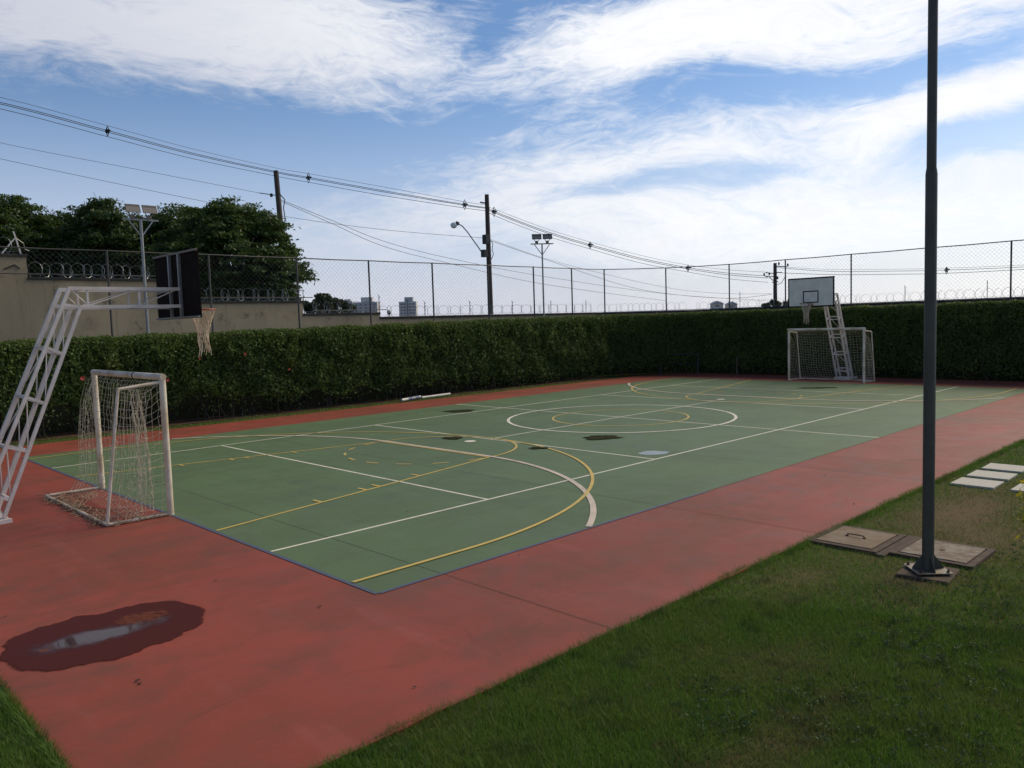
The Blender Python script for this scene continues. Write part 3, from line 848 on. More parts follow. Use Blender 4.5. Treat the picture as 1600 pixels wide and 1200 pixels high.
def hsurf(s, v, off):
    """v 0..1 up the front face, 1..1.5 over the top; off = outward offset"""
    x, y = hpos(s); nx, ny = hnorm(s); h = hheight(s)
    # rounded profile: front face slightly bellied, shoulder radius .28
    f = np.clip(v, 0, 1); tt = np.clip(v-1, 0, .5)*2
    z = f*(h-.22)
    dep = 0.10*np.cos(f*3.0)*-1+.05
    ang = np.clip(tt*4, 0, 1)*math.pi/2
    z = np.where(v > 1, h-.22+.22*np.sin(ang), z)
    back = np.where(v > 1, .22*(1-np.cos(ang))+np.clip(tt-.25, 0, 1)*1.35, 0)
    on = np.where(v > 1, np.cos(ang), 1.0); oz = np.where(v > 1, np.sin(ang), 0.0)
    off = np.where(v > .88, off*np.interp(v, [.88, 1.0], [1, .35]), off)
    px = x+nx*(off*on-back+dep*0); py = y+ny*(off*on-back+dep*0); pz = z+off*oz
    return np.stack([px, py, pz], 1), np.stack([nx*on, ny*on, oz], 1)


def bump_field(s, z):
    a = vnoise(s, z, s*0, 1.1, 3.0)*.16+vnoise(s, z, s*0, 3.3, 9.0)*.11+vnoise(s, z, s*0, 8.0, 19.0)*.05
    return a


def bump_field_old(s, z):
    return 0.16*np.sin(s*1.9+np.sin(z*2.3)*.8)*np.sin(z*1.7+s*.7)+.10*np.sin(s*4.7+1.3+z*2)*np.sin(z*4.1-s*1.3)+.05*np.sin(s*11+z*7)


bed = MB().add([(-26, 9.86, -.016), (11.6, 9.80, -.016), (11.6, 11.9, -.016), (-26, 11.9, -.016)], [(0, 1, 2, 3)]).build('planting_bed', mat('red_soil', (0.150, 0.058, 0.034), .95, 0, (0.075, 0.036, 0.022), 5, .8, .8, 25))
tag(bed, kind='structure')
hedge = empty('hedge', (2, 10.6, 0)); tag(hedge, 'long dense clipped green hedge wrapping the far sides of the court', 'hedge')
# inner body of twigs and shaded leaves
ns, nv = 420, 16
S, Vv = np.meshgrid(np.linspace(0, TOT, ns), np.linspace(0.0, 1.5, nv), indexing='ij')
S, Vv = S.ravel(), Vv.ravel(); zz = np.minimum(Vv, 1)*2.6
off = bump_field(S, zz)-.19-np.where(Vv < .26, (.26-Vv)*2.2, 0)
P, _ = hsurf(S, Vv, off)
fs = [(i*nv+j, (i+1)*nv+j, (i+1)*nv+j+1, i*nv+j+1) for i in range(ns-1) for j in range(nv-1)]
core = MB(); core.v = [tuple(p) for p in P]; core.f = fs
core = core.build('hedge_body', M['hedge_core'], smooth=False); local(hedge, core)
NL = 285000
S = RNG.uniform(0, TOT, int(NL*1.35)); Vv = RNG.uniform(0.0, 1.28, len(S))
keep = RNG.uniform(size=len(S)) < np.interp(Vv, [0, .08, .22, .4, 1.0, 1.28], [.10, .28, .62, 1, 1, 1])
xx, _y = hpos(S)
low = (xx > -15) & (xx < 4) & (Vv < .13+.13*np.sin(xx*1.7+1)**2+.10*(xx < -5.5))
keep &= ~(low & (RNG.uniform(size=len(S)) < .88))
S, Vv = S[keep], Vv[keep]; zz = np.minimum(Vv, 1)*2.6
tuft = np.abs(RNG.normal(0, .05, len(S)))*np.where(Vv > .95, 1.3, 1)
off = bump_field(S, zz)-RNG.uniform(0, .17, len(S))+tuft-np.where(Vv < .16, (.16-Vv)*1.6, 0)
P, N_ = hsurf(S, Vv, off)
rnd = np.clip(RNG.uniform(0, 1, len(S))*.72+.38*np.clip((Vv-.72)/.3, 0, 1)+.15*np.sin(S*3.1+Vv*5)*np.sin(S*1.3), 0, 1)  # lit top band put into the leaf tone: lighter towards the hedge top
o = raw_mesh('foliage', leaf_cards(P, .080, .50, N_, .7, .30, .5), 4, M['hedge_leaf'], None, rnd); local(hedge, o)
# loose shoots standing out of the clipped top
S = RNG.uniform(0, TOT, 9000); P, N_ = hsurf(S, np.full(len(S), 1.0)+RNG.uniform(0, .12, len(S)), bump_field(S, np.full(len(S), 2.6))+RNG.exponential(.03, len(S)))
P[:, 2] += RNG.exponential(.018, len(S))
o = raw_mesh('shoots', leaf_cards(P, .070, .42, N_, .2, .2), 4, M['hedge_leaf'], None, RNG.uniform(.5, 1, len(S))); local(hedge, o)
# bare stems at the foot
stems = MB(); rr = random.Random(11)
for i in range(240):
    s = rr.uniform(6, TOT-12); x, y = hpos(s); nx, ny = hnorm(s); d = rr.uniform(.05, .5)
    bx, by = x-nx*d, y-ny*d; tx, ty = bx+rr.uniform(-.3, .3), by+rr.uniform(-.15, .2)
    stems.path([(bx, by, -.03), ((bx+tx)/2+rr.uniform(-.05, .05), (by+ty)/2, .35), (tx, ty, .85)], [.022, .016, .009], 5)
o = stems.build('stems', M['twig']); o['kind'] = 'stuff'; local(hedge, o)


def blossom(p, r):
    m = MB()
    for k in range(7):
        t = k*2*math.pi/7; c = np.array(p); a = np.array([math.cos(t), -.3, math.sin(t)])*r
        m.add([c, c+a*.6+np.array([-a[2], 0, a[0]])*.35, c+a, c+a*.6-np.array([-a[2], 0, a[0]])*.35], [(0, 1, 2, 3)])
    return m


for px, py, rad in ((129, 591, .07), (262, 594, .05), (383, 553, .05), (452, 577, .04), (312, 560, .035), (985, 566, .03)):
    D = ray(px, py); t = (9.80-CAM[1])/D[1]; p = CAM+D*t
    local(hedge, blossom(p, rad).build('red_blossom', M['flower']))

# ------------------------------------------------------------------ trees
def tree(name, c, rx, ry, rz, nclump, nleaf, leafm, lab, size=.15, seed=1, base=None, group=None):
    rs = np.random.default_rng(seed); pr = random.Random(seed)
    e = empty(name, (float(c[0]), float(c[1]), 0)); tag(e, lab, 'tree', group)
    cz = float(c[2])
    cl = []
    while len(cl) < nclump:
        v = rs.normal(size=3); v /= np.linalg.norm(v)
        k = rs.uniform(.45, 1.0)**.5
        p = v*np.array([rx, ry, rz])*k
        if p[2] < -rz*.75: continue
        cl.append((p, rs.uniform(.20, .36)*min(rx, rz)*1.0))
    # limbs
    tb = MB(); fork = cz-rz*.8
    tb.path([(0, 0, -.1), (.06, .03, fork*.5), (0, 0, fork)], [.20*rx/2.4, .16*rx/2.4, .12*rx/2.4], 9)
    trunk = tb.build('trunk', M['bark'], e, True)
    lb = MB()
    for p, r in cl:
        q = np.array([p[0], p[1], cz+p[2]]); mid = np.array([p[0]*.45+rs.uniform(-.2, .2), p[1]*.45+rs.uniform(-.2, .2), fork+(q[2]-fork)*.45])
        lb.path([(0, 0, fork-.1), tuple(mid), tuple(q)], [.07*rx/2.4, .04*rx/2.4, .012], 5)
        for t in range(3):
            v = rs.normal(size=3); v[2] = abs(v[2]); v *= r*.9/np.linalg.norm(v); lb.path([tuple((mid+q)/2), tuple(q+v)], [.018, .006], 4)
    lb.build('limbs', M['bark'], e)
    allp = []; alln = []; rn = []
    per = nleaf//nclump
    for p, r in cl:
        # each clump is a set of flat leafy sprays, like feathery branch ends
        nsp = 15
        tone = rs.uniform(-.22, .22)
        for _ in range(nsp):
            v = rs.normal(size=3); v[2] = v[2]*.6+.15; v /= np.linalg.norm(v)
            sc = p+v*r*rs.uniform(.5, 1.05)
            n = per//nsp
            q = rs.normal(size=(n, 3))*np.array([.42, .42, .13])*r*.62
            q[:, 2] -= .25*(q[:, 0]**2+q[:, 1]**2)/max(r, .1)
            allp.append(sc+q); alln.append(np.tile(v, (n, 1))); rn.append(np.clip(rs.uniform(0, 1, n)*.7+.15+tone, 0, 1))
    P = np.concatenate(allp)+np.array([0, 0, cz]); Nn = np.concatenate(alln)
    o = raw_mesh('crown', leaf_cards(P, size, .42, Nn, .35, .7), 4, leafm, e, np.concatenate(rn))
    return e


def tree_at(px, py, depth, wpx, hpx, *a, **k):
    c = at(px, py, depth); sc = depth/FPX
    return tree(k.pop('name', 'tree'), c, wpx*sc, wpx*sc*.8, hpx*sc, *a, **k)


G = 'leafy trees behind the boundary wall'
tree_at(-5, 396, 33, 108, 90, 80, 74000, M['tree_leaf'], 'leftmost feathery tree behind the wall, cut by the left edge', seed=3, group=G)
tree_at(212, 398, 34, 92, 92, 90, 86000, M['tree_leaf_dark'], 'dark peaked tree behind the left floodlight pole', seed=5, group=G)
tree_at(366, 412, 32, 104, 82, 96, 98000, M['tree_leaf'], 'widest dark green tree right of the near backboard, hiding a leaning pole base', seed=8, group=G)
tree_at(108, 414, 35, 88, 74, 70, 66000, M['tree_leaf'], 'lower yellow green tree in the dip between the two left trees', seed=12, group=G)
tree_at(272, 412, 36, 66, 74, 60, 56000, M['tree_leaf_dark'], 'low dark tree filling the gap behind the near backboard', seed=14, group=G)
tree_at(425, 444, 31, 44, 42, 30, 24000, M['tree_leaf'], 'lowest leafy crown drooping over the wall step at right end of the trees', seed=19, group=G)
tree_at(502, 481, 60, 30, 20, 34, 9000, M['far_leaf'], 'distant bushy tree just right of the wall step', size=.30, seed=15, group='distant bushes beyond the wall')
tree_at(530, 486, 62, 22, 15, 26, 6000, M['far_leaf'], 'lowest distant bush touching the left apartment block', size=.30, seed=16, group='distant bushes beyond the wall')
tree_at(1247, 478, 52, 26, 13, 34, 8000, M['far_leaf'], 'bushy tree partly hidden by the left edge of white backboard', size=.26, seed=17, group='distant bushes beyond the wall')
tree_at(1207, 480, 52, 15, 9, 20, 3600, M['far_leaf'], 'small bush at the foot of the short utility pole', size=.24, seed=18, group='distant bushes beyond the wall')

# ------------------------------------------------------------------ far buildings
def block(px0, px1, ytop, depth, name, lab, wallm, wins=None, extra=None, cat='building'):
    a = at(px0, ytop, depth); b = at(px1, ytop, depth); sc = depth/FPX
    W = (px1-px0)*sc; cx, cy = (a[0]+b[0])/2, (a[1]+b[1])/2; H = a[2]
    e = empty(name, (float(cx), float(cy), 0), YAW-math.pi/2); tag(e, lab, cat)
    MB().box(-W/2, W/2, 0, W*.8, -.5, H).build('wall', wallm, e)
    return e, W, H, sc


e, W, H, sc = block(623, 650, 471.5, 620, 'apartment_tower', 'distant grey apartment tower with stepped roof and dark central strip', M['far_wall'])
MB().box(-W*.18, W*.30, 1, W*.6, H, H+3.4).build('roof_block', M['far_wall2'], e)
MB().box(-.5, .5, -.5, 0, 0, H+1.5).build('stair_strip', M['far_window'], e)
for k in range(7):
    for s in (-1, 1):
        for u in (.16, .34):
            z = H-2.6-k*2.35
            MB().box(s*W*u-.9, s*W*u+.9, -.25, 0, z, z+1.2).build('window', M['far_window'], e)
e, W, H, sc = block(535, 550, 471, 700, 'apartment_block', 'small distant grey apartment block beside the dark bushes', M['far_wall2'])
MB().box(-W*.3, W*.35, 0.5, W*.5, H, H+1.8).build('roof_block', M['far_wall'], e)
for k in range(4):
    for u in (-.25, .2): MB().box(W*u-.9, W*u+.9, -.25, 0, H-3-k*3, H-1.6-k*3).build('window', M['far_window'], e)
e, W, H, sc = block(552, 589, 472.5, 700, 'apartment_block', 'wide low distant apartment block cut by a fence post', M['far_wall2'])
MB().box(-W*.18, W*.30, 0.5, W*.5, H, H+4.2).build('roof_block', M['far_wall'], e)
for k in range(4):
    for u in (-.38, -.2, .02, .2, .38): MB().box(W*u-.9, W*u+.9, -.25, 0, H-3-k*3, H-1.6-k*3).build('window', M['far_window'], e)
for (x0, x1, yt, lab) in ((1113, 1130, 475, 'left one of two small distant blue grey houses above the far hedge'), (1136, 1152, 476, 'right one of two small distant blue grey houses above the far hedge')):
    e, W, H, sc = block(x0, x1, yt, 420, 'house', lab, M['far_wall'], cat='house')
    MB().add([(-W*.6, -1, H), (W*.6, -1, H), (W*.6, W, H), (-W*.6, W, H), (-W*.05, -1, H+1.6), (-W*.05, W, H+1.6)],
             [(0, 1, 4), (1, 2, 5, 4), (2, 3, 5), (3, 0, 4, 5), (3, 2, 1, 0)]).build('roof', M['far_roof'], e)
    MB().box(-W*.2, W*.1, -.2, 0, H-1.5, H-.5).build('window', M['far_window'], e)

# ------------------------------------------------------------------ utility poles
def utility_pole(px, ytop, depth, wpx, lab, pxb=None, ybase=None):
    t = at(px, ytop, depth); sc = depth/FPX
    b = at(pxb if pxb else px, ybase, depth) if pxb else None
    e = empty('utility_pole', (float(t[0]), float(t[1]), 0)); tag(e, lab, 'utility pole', 'utility poles along the street beyond the wall')
    H = float(t[2]); r = wpx*sc/2
    if b is not None:
        k = (H)/(H-b[2]); bx, by = (b[0]-t[0])*k, (b[1]-t[1])*k
    else: bx = by = 0.0
    MB().bar((bx, by, -.2), (0, 0, H), r*1.25, 12, r*.85).build('shaft', M['wood_pole'], e, True)
    return e, H, r, np.array([t[0], t[1], 0])


def off_(p, org): return tuple(np.array(p)-org)


e, H, r, org = utility_pole(431, 267, 46, 9, 'leaning utility pole rising out of the big tree', 443, 400)
MB().bar(off_(at(405, 301.5, 46), org), off_(at(436, 306, 46), org), .025, 5).build('stay_arm', M['cable'], e)
MB().lathe([(.05, -.1), (.09, -.05), (.09, .05), (.05, .1)], off_(at(424, 305, 45.9), org), 8).build('insulator', M['cable'], e)
MB().path([off_(at(x, y, 45.6), org) for x, y in ((436, 302), (445, 312), (443, 325), (446, 345), (441, 352), (446, 360))], .03, 4).build('hanging_wire', M['cable'], e)
e, H, r, org = utility_pole(760.5, 304, 44, 8, 'tall utility pole with a curved street lamp arm beyond the fence')
MB().path([off_(at(x, y, 43.8), org) for x, y in ((757, 399), (752, 393), (745, 383), (730, 362), (722, 353), (716, 350), (711, 350))], .035, 6).build('lamp_arm', M['galv'], e, True)
MB().lathe([(.04, -.20), (.15, -.15), (.19, -.04), (.17, .05), (.08, .12)], off_(at(709, 351, 43.8), org), 12).build('lamp_globe', M['lamp_glass'], e, True)
MB().bar(off_(at(712, 348, 43.8), org), off_(at(717, 350, 43.8), org), .10, 8).build('lamp_socket', M['flood_body'], e, True)
MB().sq(off_(at(750, 316, 43.9), org), off_(at(761, 318, 43.9), org), .07).build('cross_bracket', M['cable'], e)
MB().box(*[c for c in (lambda q: (q[0]-.16, q[0]+.16, q[1]-.16, q[1]+.16, q[2]-.25, q[2]+.25))(off_(at(760, 374, 43.6), org))]).build('cable_clamp', M['cable'], e)
MB().box(*[c for c in (lambda q: (q[0]-.14, q[0]+.14, q[1]-.14, q[1]+.14, q[2]-.2, q[2]+.2))(off_(at(757, 396, 43.6), org))]).build('arm_clamp', M['cable'], e)
MB().path([off_(at(x, y, 43.6), org) for x, y in ((765, 374), (770, 380), (769, 390), (771, 397), (768, 405))], .02, 4).build('hanging_wire', M['cable'], e)
e, H, r, org = utility_pole(1211, 411, 58, 6, 'short thick utility pole with side arms left of the white backboard')
for k, (x0, y0, x1, y1) in enumerate(((1196, 432.5, 1211, 432), (1211, 415.5, 1230, 417), (1211, 425.5, 1222, 426), (1196, 426, 1210, 427.5), (1206, 441, 1216, 440))):
    MB().bar(off_(at(x0, y0, 57.8), org), off_(at(x1, y1, 57.8), org), .032, 5).build('side_arm', M['cable'], e)
MB().bar(off_(at(1202, 433, 57.8), org), off_(at(1209, 439, 57.8), org), .03, 4).build('brace', M['cable'], e)
for x, y in ((1202, 428), (1194, 429), (1217, 412), (1231, 414), (1215, 434)):
    MB().lathe([(.03, -.11), (.065, -.04), (.065, .07), (.03, .11)], off_(at(x, y, 57.8), org), 8).build('insulator', M['cable'], e)
MB().path([off_(at(x, y, 57.7), org) for x, y in ((1228, 425), (1226, 434), (1221, 442), (1214, 445))], .025, 4).build('jumper_wire', M['cable'], e)


# wires -------------------------------------------------------------------------
def smooth_path(pts, n=10):
    P = [np.array(p, float) for p in pts]; out = []
    for i in range(len(P)-1):
        p0, p1, p2, p3 = P[max(i-1, 0)], P[i], P[i+1], P[min(i+2, len(P)-1)]
        for k in range(n):
            t = k/n; out.append(.5*((2*p1)+(-p0+p2)*t+(2*p0-5*p1+4*p2-p3)*t*t+(-p0+3*p1-3*p2+p3)*t**3))
    out.append(P[-1]); return out


def cable(pts, r, lab, grp='overhead cables'):
    P = smooth_path([at(*p) for p in pts]); c = P[0]
    o = MB().path(P, r, 5).build('overhead_cable', M['cable'])
    tag(o, lab, 'cable', grp); return o


GZ = 'power cables strung from pole to pole'
for dy, rr_, nm in ((-9, .010, 'top thin wire of the bundle sweeping from upper left to the tall lamp pole'),
                    (-1.2, .017, 'upper thick power cable sweeping down from upper left past both left poles'),
                    (1.4, .017, 'second thick power cable running just under the upper one from upper left'),
                    (9, .014, 'lowest power cable of the bundle coming from upper left')):
    s = dy
    cable([(-260, 107+s*1.15, 30), (0, 161+s, 34), (168, 205+s*.95, 38), (300, 240+s*.85, 42), (432, 269+s*.7, 46), (482, 278+s*.75, 46), (600, 299+s*.75, 46), (725, 320+s*.55, 45), (765, 325.5+s*.5, 44)], rr_, nm, GZ)
for dy, rr_, nm in ((-4.5, .010, 'top thin wire falling right from the tall lamp pole'),
                    (-.8, .018, 'upper thick cable falling right from the tall lamp pole'),
                    (1.2, .018, 'middle thick cable falling right from the tall lamp pole'),
                    (5.5, .014, 'lowest cable falling right from the tall lamp pole')):
    cable([(761, 325+dy*.5, 44), (772, 331+dy, 44.5), (850, 361+dy*1.1, 48), (922, 383+dy*1.1, 51), (1000, 404+dy*1.2, 53), (1075, 419+dy*1.1, 55), (1140, 428+dy*1.4, 57), (1200, 432.5+dy*1.6, 58)], rr_, nm, GZ)
for y0, y1, y2, nm in ((416.5, 421, 414, 'upper of three cables running right behind the backboard'), (418, 424, 417, 'middle of three cables running right behind the backboard'),
                       (426, 429, 421, 'lowest of three cables running right behind the backboard')):
    cable([(1212, y0, 58), (1300, y1, 56), (1400, (y1+y1)/2-.5, 54), (1478, y1-2, 53), (1600, y2, 51), (1800, y2-12, 48)], .016 if y0 > 417 else .009, nm, GZ)
cable([(-200, 175, 40), (0, 223, 42), (200, 262, 44), (405, 301.5, 46)], .010, 'thin wire crossing the blue sky to the leaning pole stay', GZ)
cable([(-200, 200, 36), (0, 248, 38), (300, 311, 42), (450, 339, 43), (600, 359, 44), (758, 372, 44)], .010, 'long thin wire crossing the sky below the leaning pole top', GZ)
cable([(436, 311, 46), (520, 345, 50), (600, 377, 54), (700, 403, 60), (850, 432, 70), (1040, 459, 80), (1200, 470, 90)], .016, 'left upper of two cables dropping from the leaning pole behind the fence', GZ)
cable([(436, 313, 46), (520, 350, 50), (600, 385, 54), (700, 411, 60), (850, 444, 70), (1040, 470, 80)], .016, 'left lower of two cables dropping from the leaning pole behind the fence', GZ)
cable([(766, 376, 44), (860, 408, 50), (1000, 452, 56), (1130, 466, 62), (1206, 460, 58)], .013, 'thin cable from the tall lamp pole dropping behind the middle floodlight', GZ)
cable([(766, 374, 44), (880, 412, 50), (1040, 449, 56), (1130, 458.5, 60), (1206, 459, 58)], .010, 'finest cable from the tall lamp pole to the short pole', GZ)
spc = [(168, 205, 38, 'spacer clamp on the cable bundle at far left of the sky'), (482, 278, 46, 'spacer clamp just right of the leaning pole'),
       (726, 320, 45, 'spacer clamp just left of the tall lamp pole'), (772, 331, 44.5, 'spacer clamp just right of the tall lamp pole'),
       (922, 383, 51, 'spacer clamp on the cables right of the middle floodlight'), (1075, 419, 55, 'spacer clamp at the fence top rail left of short pole'), (1479, 422, 53, 'spacer clamp on the cables right of tall dark pole')]
for x, y, dp, lab in spc:
    m = MB(); c = at(x, y, dp); k = dp/FPX
    q = lambda dx, dy: tuple(at(x+dx, y+dy, dp-.02))
    m.path([q(0, -8 if x < 800 else -5), q(3, -1), q(0, 8 if x < 800 else 6), q(-3, 0)], .030, 5, True)
    m.bar(q(-4, 0), q(5, -1), .035, 5); m.bar(q(0, -3), q(0, 3), .05, 6)
    tag(m.build('cable_spacer', M['cable']), lab, 'cable spacer', 'spacer clamps on the power cables')


# ------------------------------------------------------------------ floodlight poles
def floodlight(x, y, H, rp, lab, heads=True):
    e = empty('floodlight_pole', (x, y, 0)); tag(e, lab, 'floodlight', 'floodlight poles in the hedge')
    MB().bar((0, 0, -.05), (0, 0, H), rp, 12, rp*.8).build('pole', M['galv'], e, True)
    MB().sq((-.50, 0, H), (.50, 0, H), .045).build('crossbar', M['galv'], e)
    for s in (-1, 1): MB().sq((s*.34, 0, H-.02), (s*.02, 0, H-.46), .03).build('brace', M['galv'], e)
    for s in (-1, 1):
        cx = s*.235
        MB().box(cx-.06, cx+.06, -.06, .06, H+.02, H+.13).build('ballast_box', M['plate'], e)
        # housing: shallow tapering tray aimed down at the court (-Y side)
        V = []; w0, h0, w1, h1 = .215, .16, .13, .09
        tl = math.radians(38)
        def tr(a, b, c):      # a across, b up in face plane, c behind the face
            return (cx+a, -.10+b*math.sin(tl)*-1*-1*.6+c*math.cos(tl)*.9, H+.30+b*math.cos(tl)*1.0+c*math.sin(tl)*.6)
        m = MB().add([tr(-w0, -h0, 0), tr(w0, -h0, 0), tr(w0, h0, 0), tr(-w0, h0, 0), tr(-w1, -h1, .16), tr(w1, -h1, .16), tr(w1, h1, .16), tr(-w1, h1, .16)],
                     [(3, 2, 6, 7), (2, 1, 5, 6), (1, 0, 4, 5), (0, 3, 7, 4), (4, 7, 6, 5), (0, 1, 2, 3)])
        h = m.build('lamp_housing', M['flood_body'], e, bevel=.008)
        MB().add([tr(-w0+.025, -h0+.025, -.006), tr(w0-.025, -h0+.025, -.006), tr(w0-.025, h0-.09, -.006), tr(-w0+.025, h0-.09, -.006)], [(0, 1, 2, 3)]).build('lens', M['flood_glass'], h)
        MB().sq((cx-.18, -.1, H+.27), (cx, 0, H+.03), .02).sq((cx+.18, -.1, H+.27), (cx, 0, H+.03), .02).build('yoke', M['galv'], h)
    return e


floodlight(-8.12, 11.0, 5.93, .05, 'pale grey floodlight pole with two lamps, left, behind the near backboard')
floodlight(8.80, 11.0, 6.02, .042, 'slim floodlight pole with two dark lamps right of the utility pole').rotation_euler = (0, 0, -.7)

# tall dark pole in front -----------------------------------------------------------
PX, PY = -8.44, -10.47
e = empty('light_pole', (PX, PY, .02)); tag(e, 'tall dark grey green steel pole bolted to a plate on the lawn', 'light pole')
MB().lathe([(.0555, .012), (.055, 1.2), (.0535, 3.90), (.046, 3.955)], n=24).build('lower_tube', M['dark_pole'], e, True)
MB().lathe([(.044, 3.93), (.0415, 8.2)], n=24).build('upper_tube', M['dark_pole'], e, True)
rz = .75
pl = MB().box(-.17, .17, -.17, .17, 0, .012).build('base_plate', M['plate'], e, bevel=.002); pl.rotation_euler = (0, 0, rz)
for k in range(4):
    t = rz+k*math.pi/2+math.pi/4*0; c, s = math.cos(t), math.sin(t)
    n_ = np.array([-s, c, 0])*.004; a = np.array([c, s, 0])
    pts = [a*.05+(0, 0, .0125), a*.155+(0, 0, .0125), a*.152+(0, 0, .03), a*.052+(0, 0, .16)]
    MB().add([p+n_ for p in pts]+[p-n_ for p in pts], [(0, 1, 2, 3), (7, 6, 5, 4), (0, 4, 5, 1), (1, 5, 6, 2), (2, 6, 7, 3), (3, 7, 4, 0)]).build('gusset', M['dark_pole'], e)
    t = rz+k*math.pi/2+math.pi/4; c, s = math.cos(t)*.19, math.sin(t)*.19
    MB().bar((c, s, .012), (c, s, .024), .015, 6).bar((c, s, .02), (c, s, .045), .008, 8).build('bolt', M['rust'], e)
MB().sq((-.5, 0, 8.2), (.5, 0, 8.2), .05).build('crossbar', M['dark_pole'], e)
for s in (-1, 1): MB().box(s*.3-.17, s*.3+.17, -.1, .1, 8.24, 8.5).build('lamp_housing', M['flood_body'], e, bevel=.02)
ft = MB().box(-.26, .26, -.24, .24, -.06, .004).build('concrete_footing', M['cover_frame'], bevel=.015); ft.location = (PX, PY, 0); ft.rotation_euler = (0, 0, .1)
tag(ft, 'dirty concrete footing block under the tall dark pole', 'footing')

# inspection covers -------------------------------------------------------------------
def inspection(x0, x1, y0, y1, lab, lid_m, handle, z=.008):
    e = empty('inspection_cover', ((x0+x1)/2, (y0+y1)/2, 0)); tag(e, lab, 'inspection cover')
    cx, cy = (x1-x0)/2, (y1-y0)/2; b = .07
    for a0, a1, c0, c1 in ((-cx, cx, -cy, -cy+b), (-cx, cx, cy-b, cy), (-cx, -cx+b, -cy+b+.002, cy-b-.002), (cx-b, cx, -cy+b+.002, cy-b-.002)):
        MB().box(a0, a1, c0, c1, -.07, z).build('frame_edge', M['cover_frame'], e, bevel=.008)
    lid = MB().box(-cx+b+.012, cx-b-.012, -cy+b+.012, cy-b-.012, -.04, z+.006).build('lid', lid_m, e, bevel=.006)
    MB().box(-cx+b, cx-b, -cy+b, cy-b, -.07, -.035).build('lid_seat', M['black_paint'], e)
    if handle:
        # lifting handle in a slot
        MB().path([(-.02, -.10, z+.004), (-.02, -.095, z+.03), (-.02, 0, z+.034), (-.02, .095, z+.03), (-.02, .10, z+.004)], .007, 6).build('handle', M['rust'], lid)
        for s in (-1, 1): MB().lathe([(.02, 0), (.018, .012)], (-.02, s*.10, z+.005), 10).build('handle_socket', M['rust'], lid)
    else:
        MB().lathe([(.03, 0), (.025, .006)], (.0, 0, z+.005), 12).build('plug', M['rust'], lid)
    return e


inspection(-8.13, -7.22, -9.84, -9.05, 'brown concrete inspection cover with rusty handle beside the red paving', M['cover'], True)
cv2 = mat('pale_cover', (0.17, 0.115, 0.07), .92, 0, (0.32, 0.265, 0.20), 7, .85, .5, 50)
inspection(-8.04, -7.21, -10.76, -9.94, 'stained pale concrete inspection cover behind the tall dark pole', cv2, False)
ap = MB().box(-8.16, -7.16, -9.938, -9.842, -.06, -.004).build('concrete_strip', M['cover_frame'], bevel=.01)
tag(ap, 'narrow dirty concrete strip joining the two inspection covers', 'concrete strip')

# stepping slabs -------------------------------------------------------------------------
k = 0
labs = {(0, 0): 'pale stepping slab nearest the tall dark pole', (1, 0): 'middle pale stepping slab of the left column of three', (2, 0): 'farthest pale stepping slab in the visible row of three',
        (0, 1): 'pale stepping slab cut by the right edge of the frame', (1, 1): 'pale slab hidden right of the yellow leaves, middle of second row', (2, 1): 'pale slab hidden right of the yellow leaves, far end of second row'}
for (ix, iy), lab in labs.items():
    x0 = -3.86+ix*.76; y1 = -9.28-iy*.79
    s = MB().box(-.28, .28, -.29, .29, -.05, .002).build('stepping_slab', M['slab'], bevel=.006)
    s.location = (x0+.28+rng.uniform(-.01, .01), y1-.29, 0); s.rotation_euler = (0, 0, rng.uniform(-.02, .02)); tag(s, lab, 'paving slab', 'pale stepping slabs in the lawn')


# ------------------------------------------------------------------ basketball stands
def net_tube(r0, r1, L, n=12, rows=7, seed=1):
    rs = random.Random(seed); m = MB(); P = []
    for i in range(rows+1):
        t = i/rows; r = r0+(r1-r0)*min(1, t*1.5)**.8; row = []
        for k in range(n):
            a = 2*math.pi*(k+.5*(i % 2))/n
            row.append(np.array([r*math.cos(a)+rs.uniform(-.015, .015)*t, r*math.sin(a)+rs.uniform(-.015, .015)*t, -L*.72*t]))
        P.append(row)
    for i in range(rows):
        for k in range(n):
            k2 = (k+(1 if i % 2 else -1)) % n
            m.bar(P[i][k], P[i+1][k], .0055, 4); m.bar(P[i][k], P[i+1][k2], .0055, 4)
    for k in range(n):
        p = P[-1][k]; q = p+np.array([rs.uniform(-.04, .02), rs.uniform(-.03, .03), -L*.28*rs.uniform(.5, 1)])
        m.path([p, (p+q)/2+np.array([.01, 0, 0]), q], .006, 4)
    return m


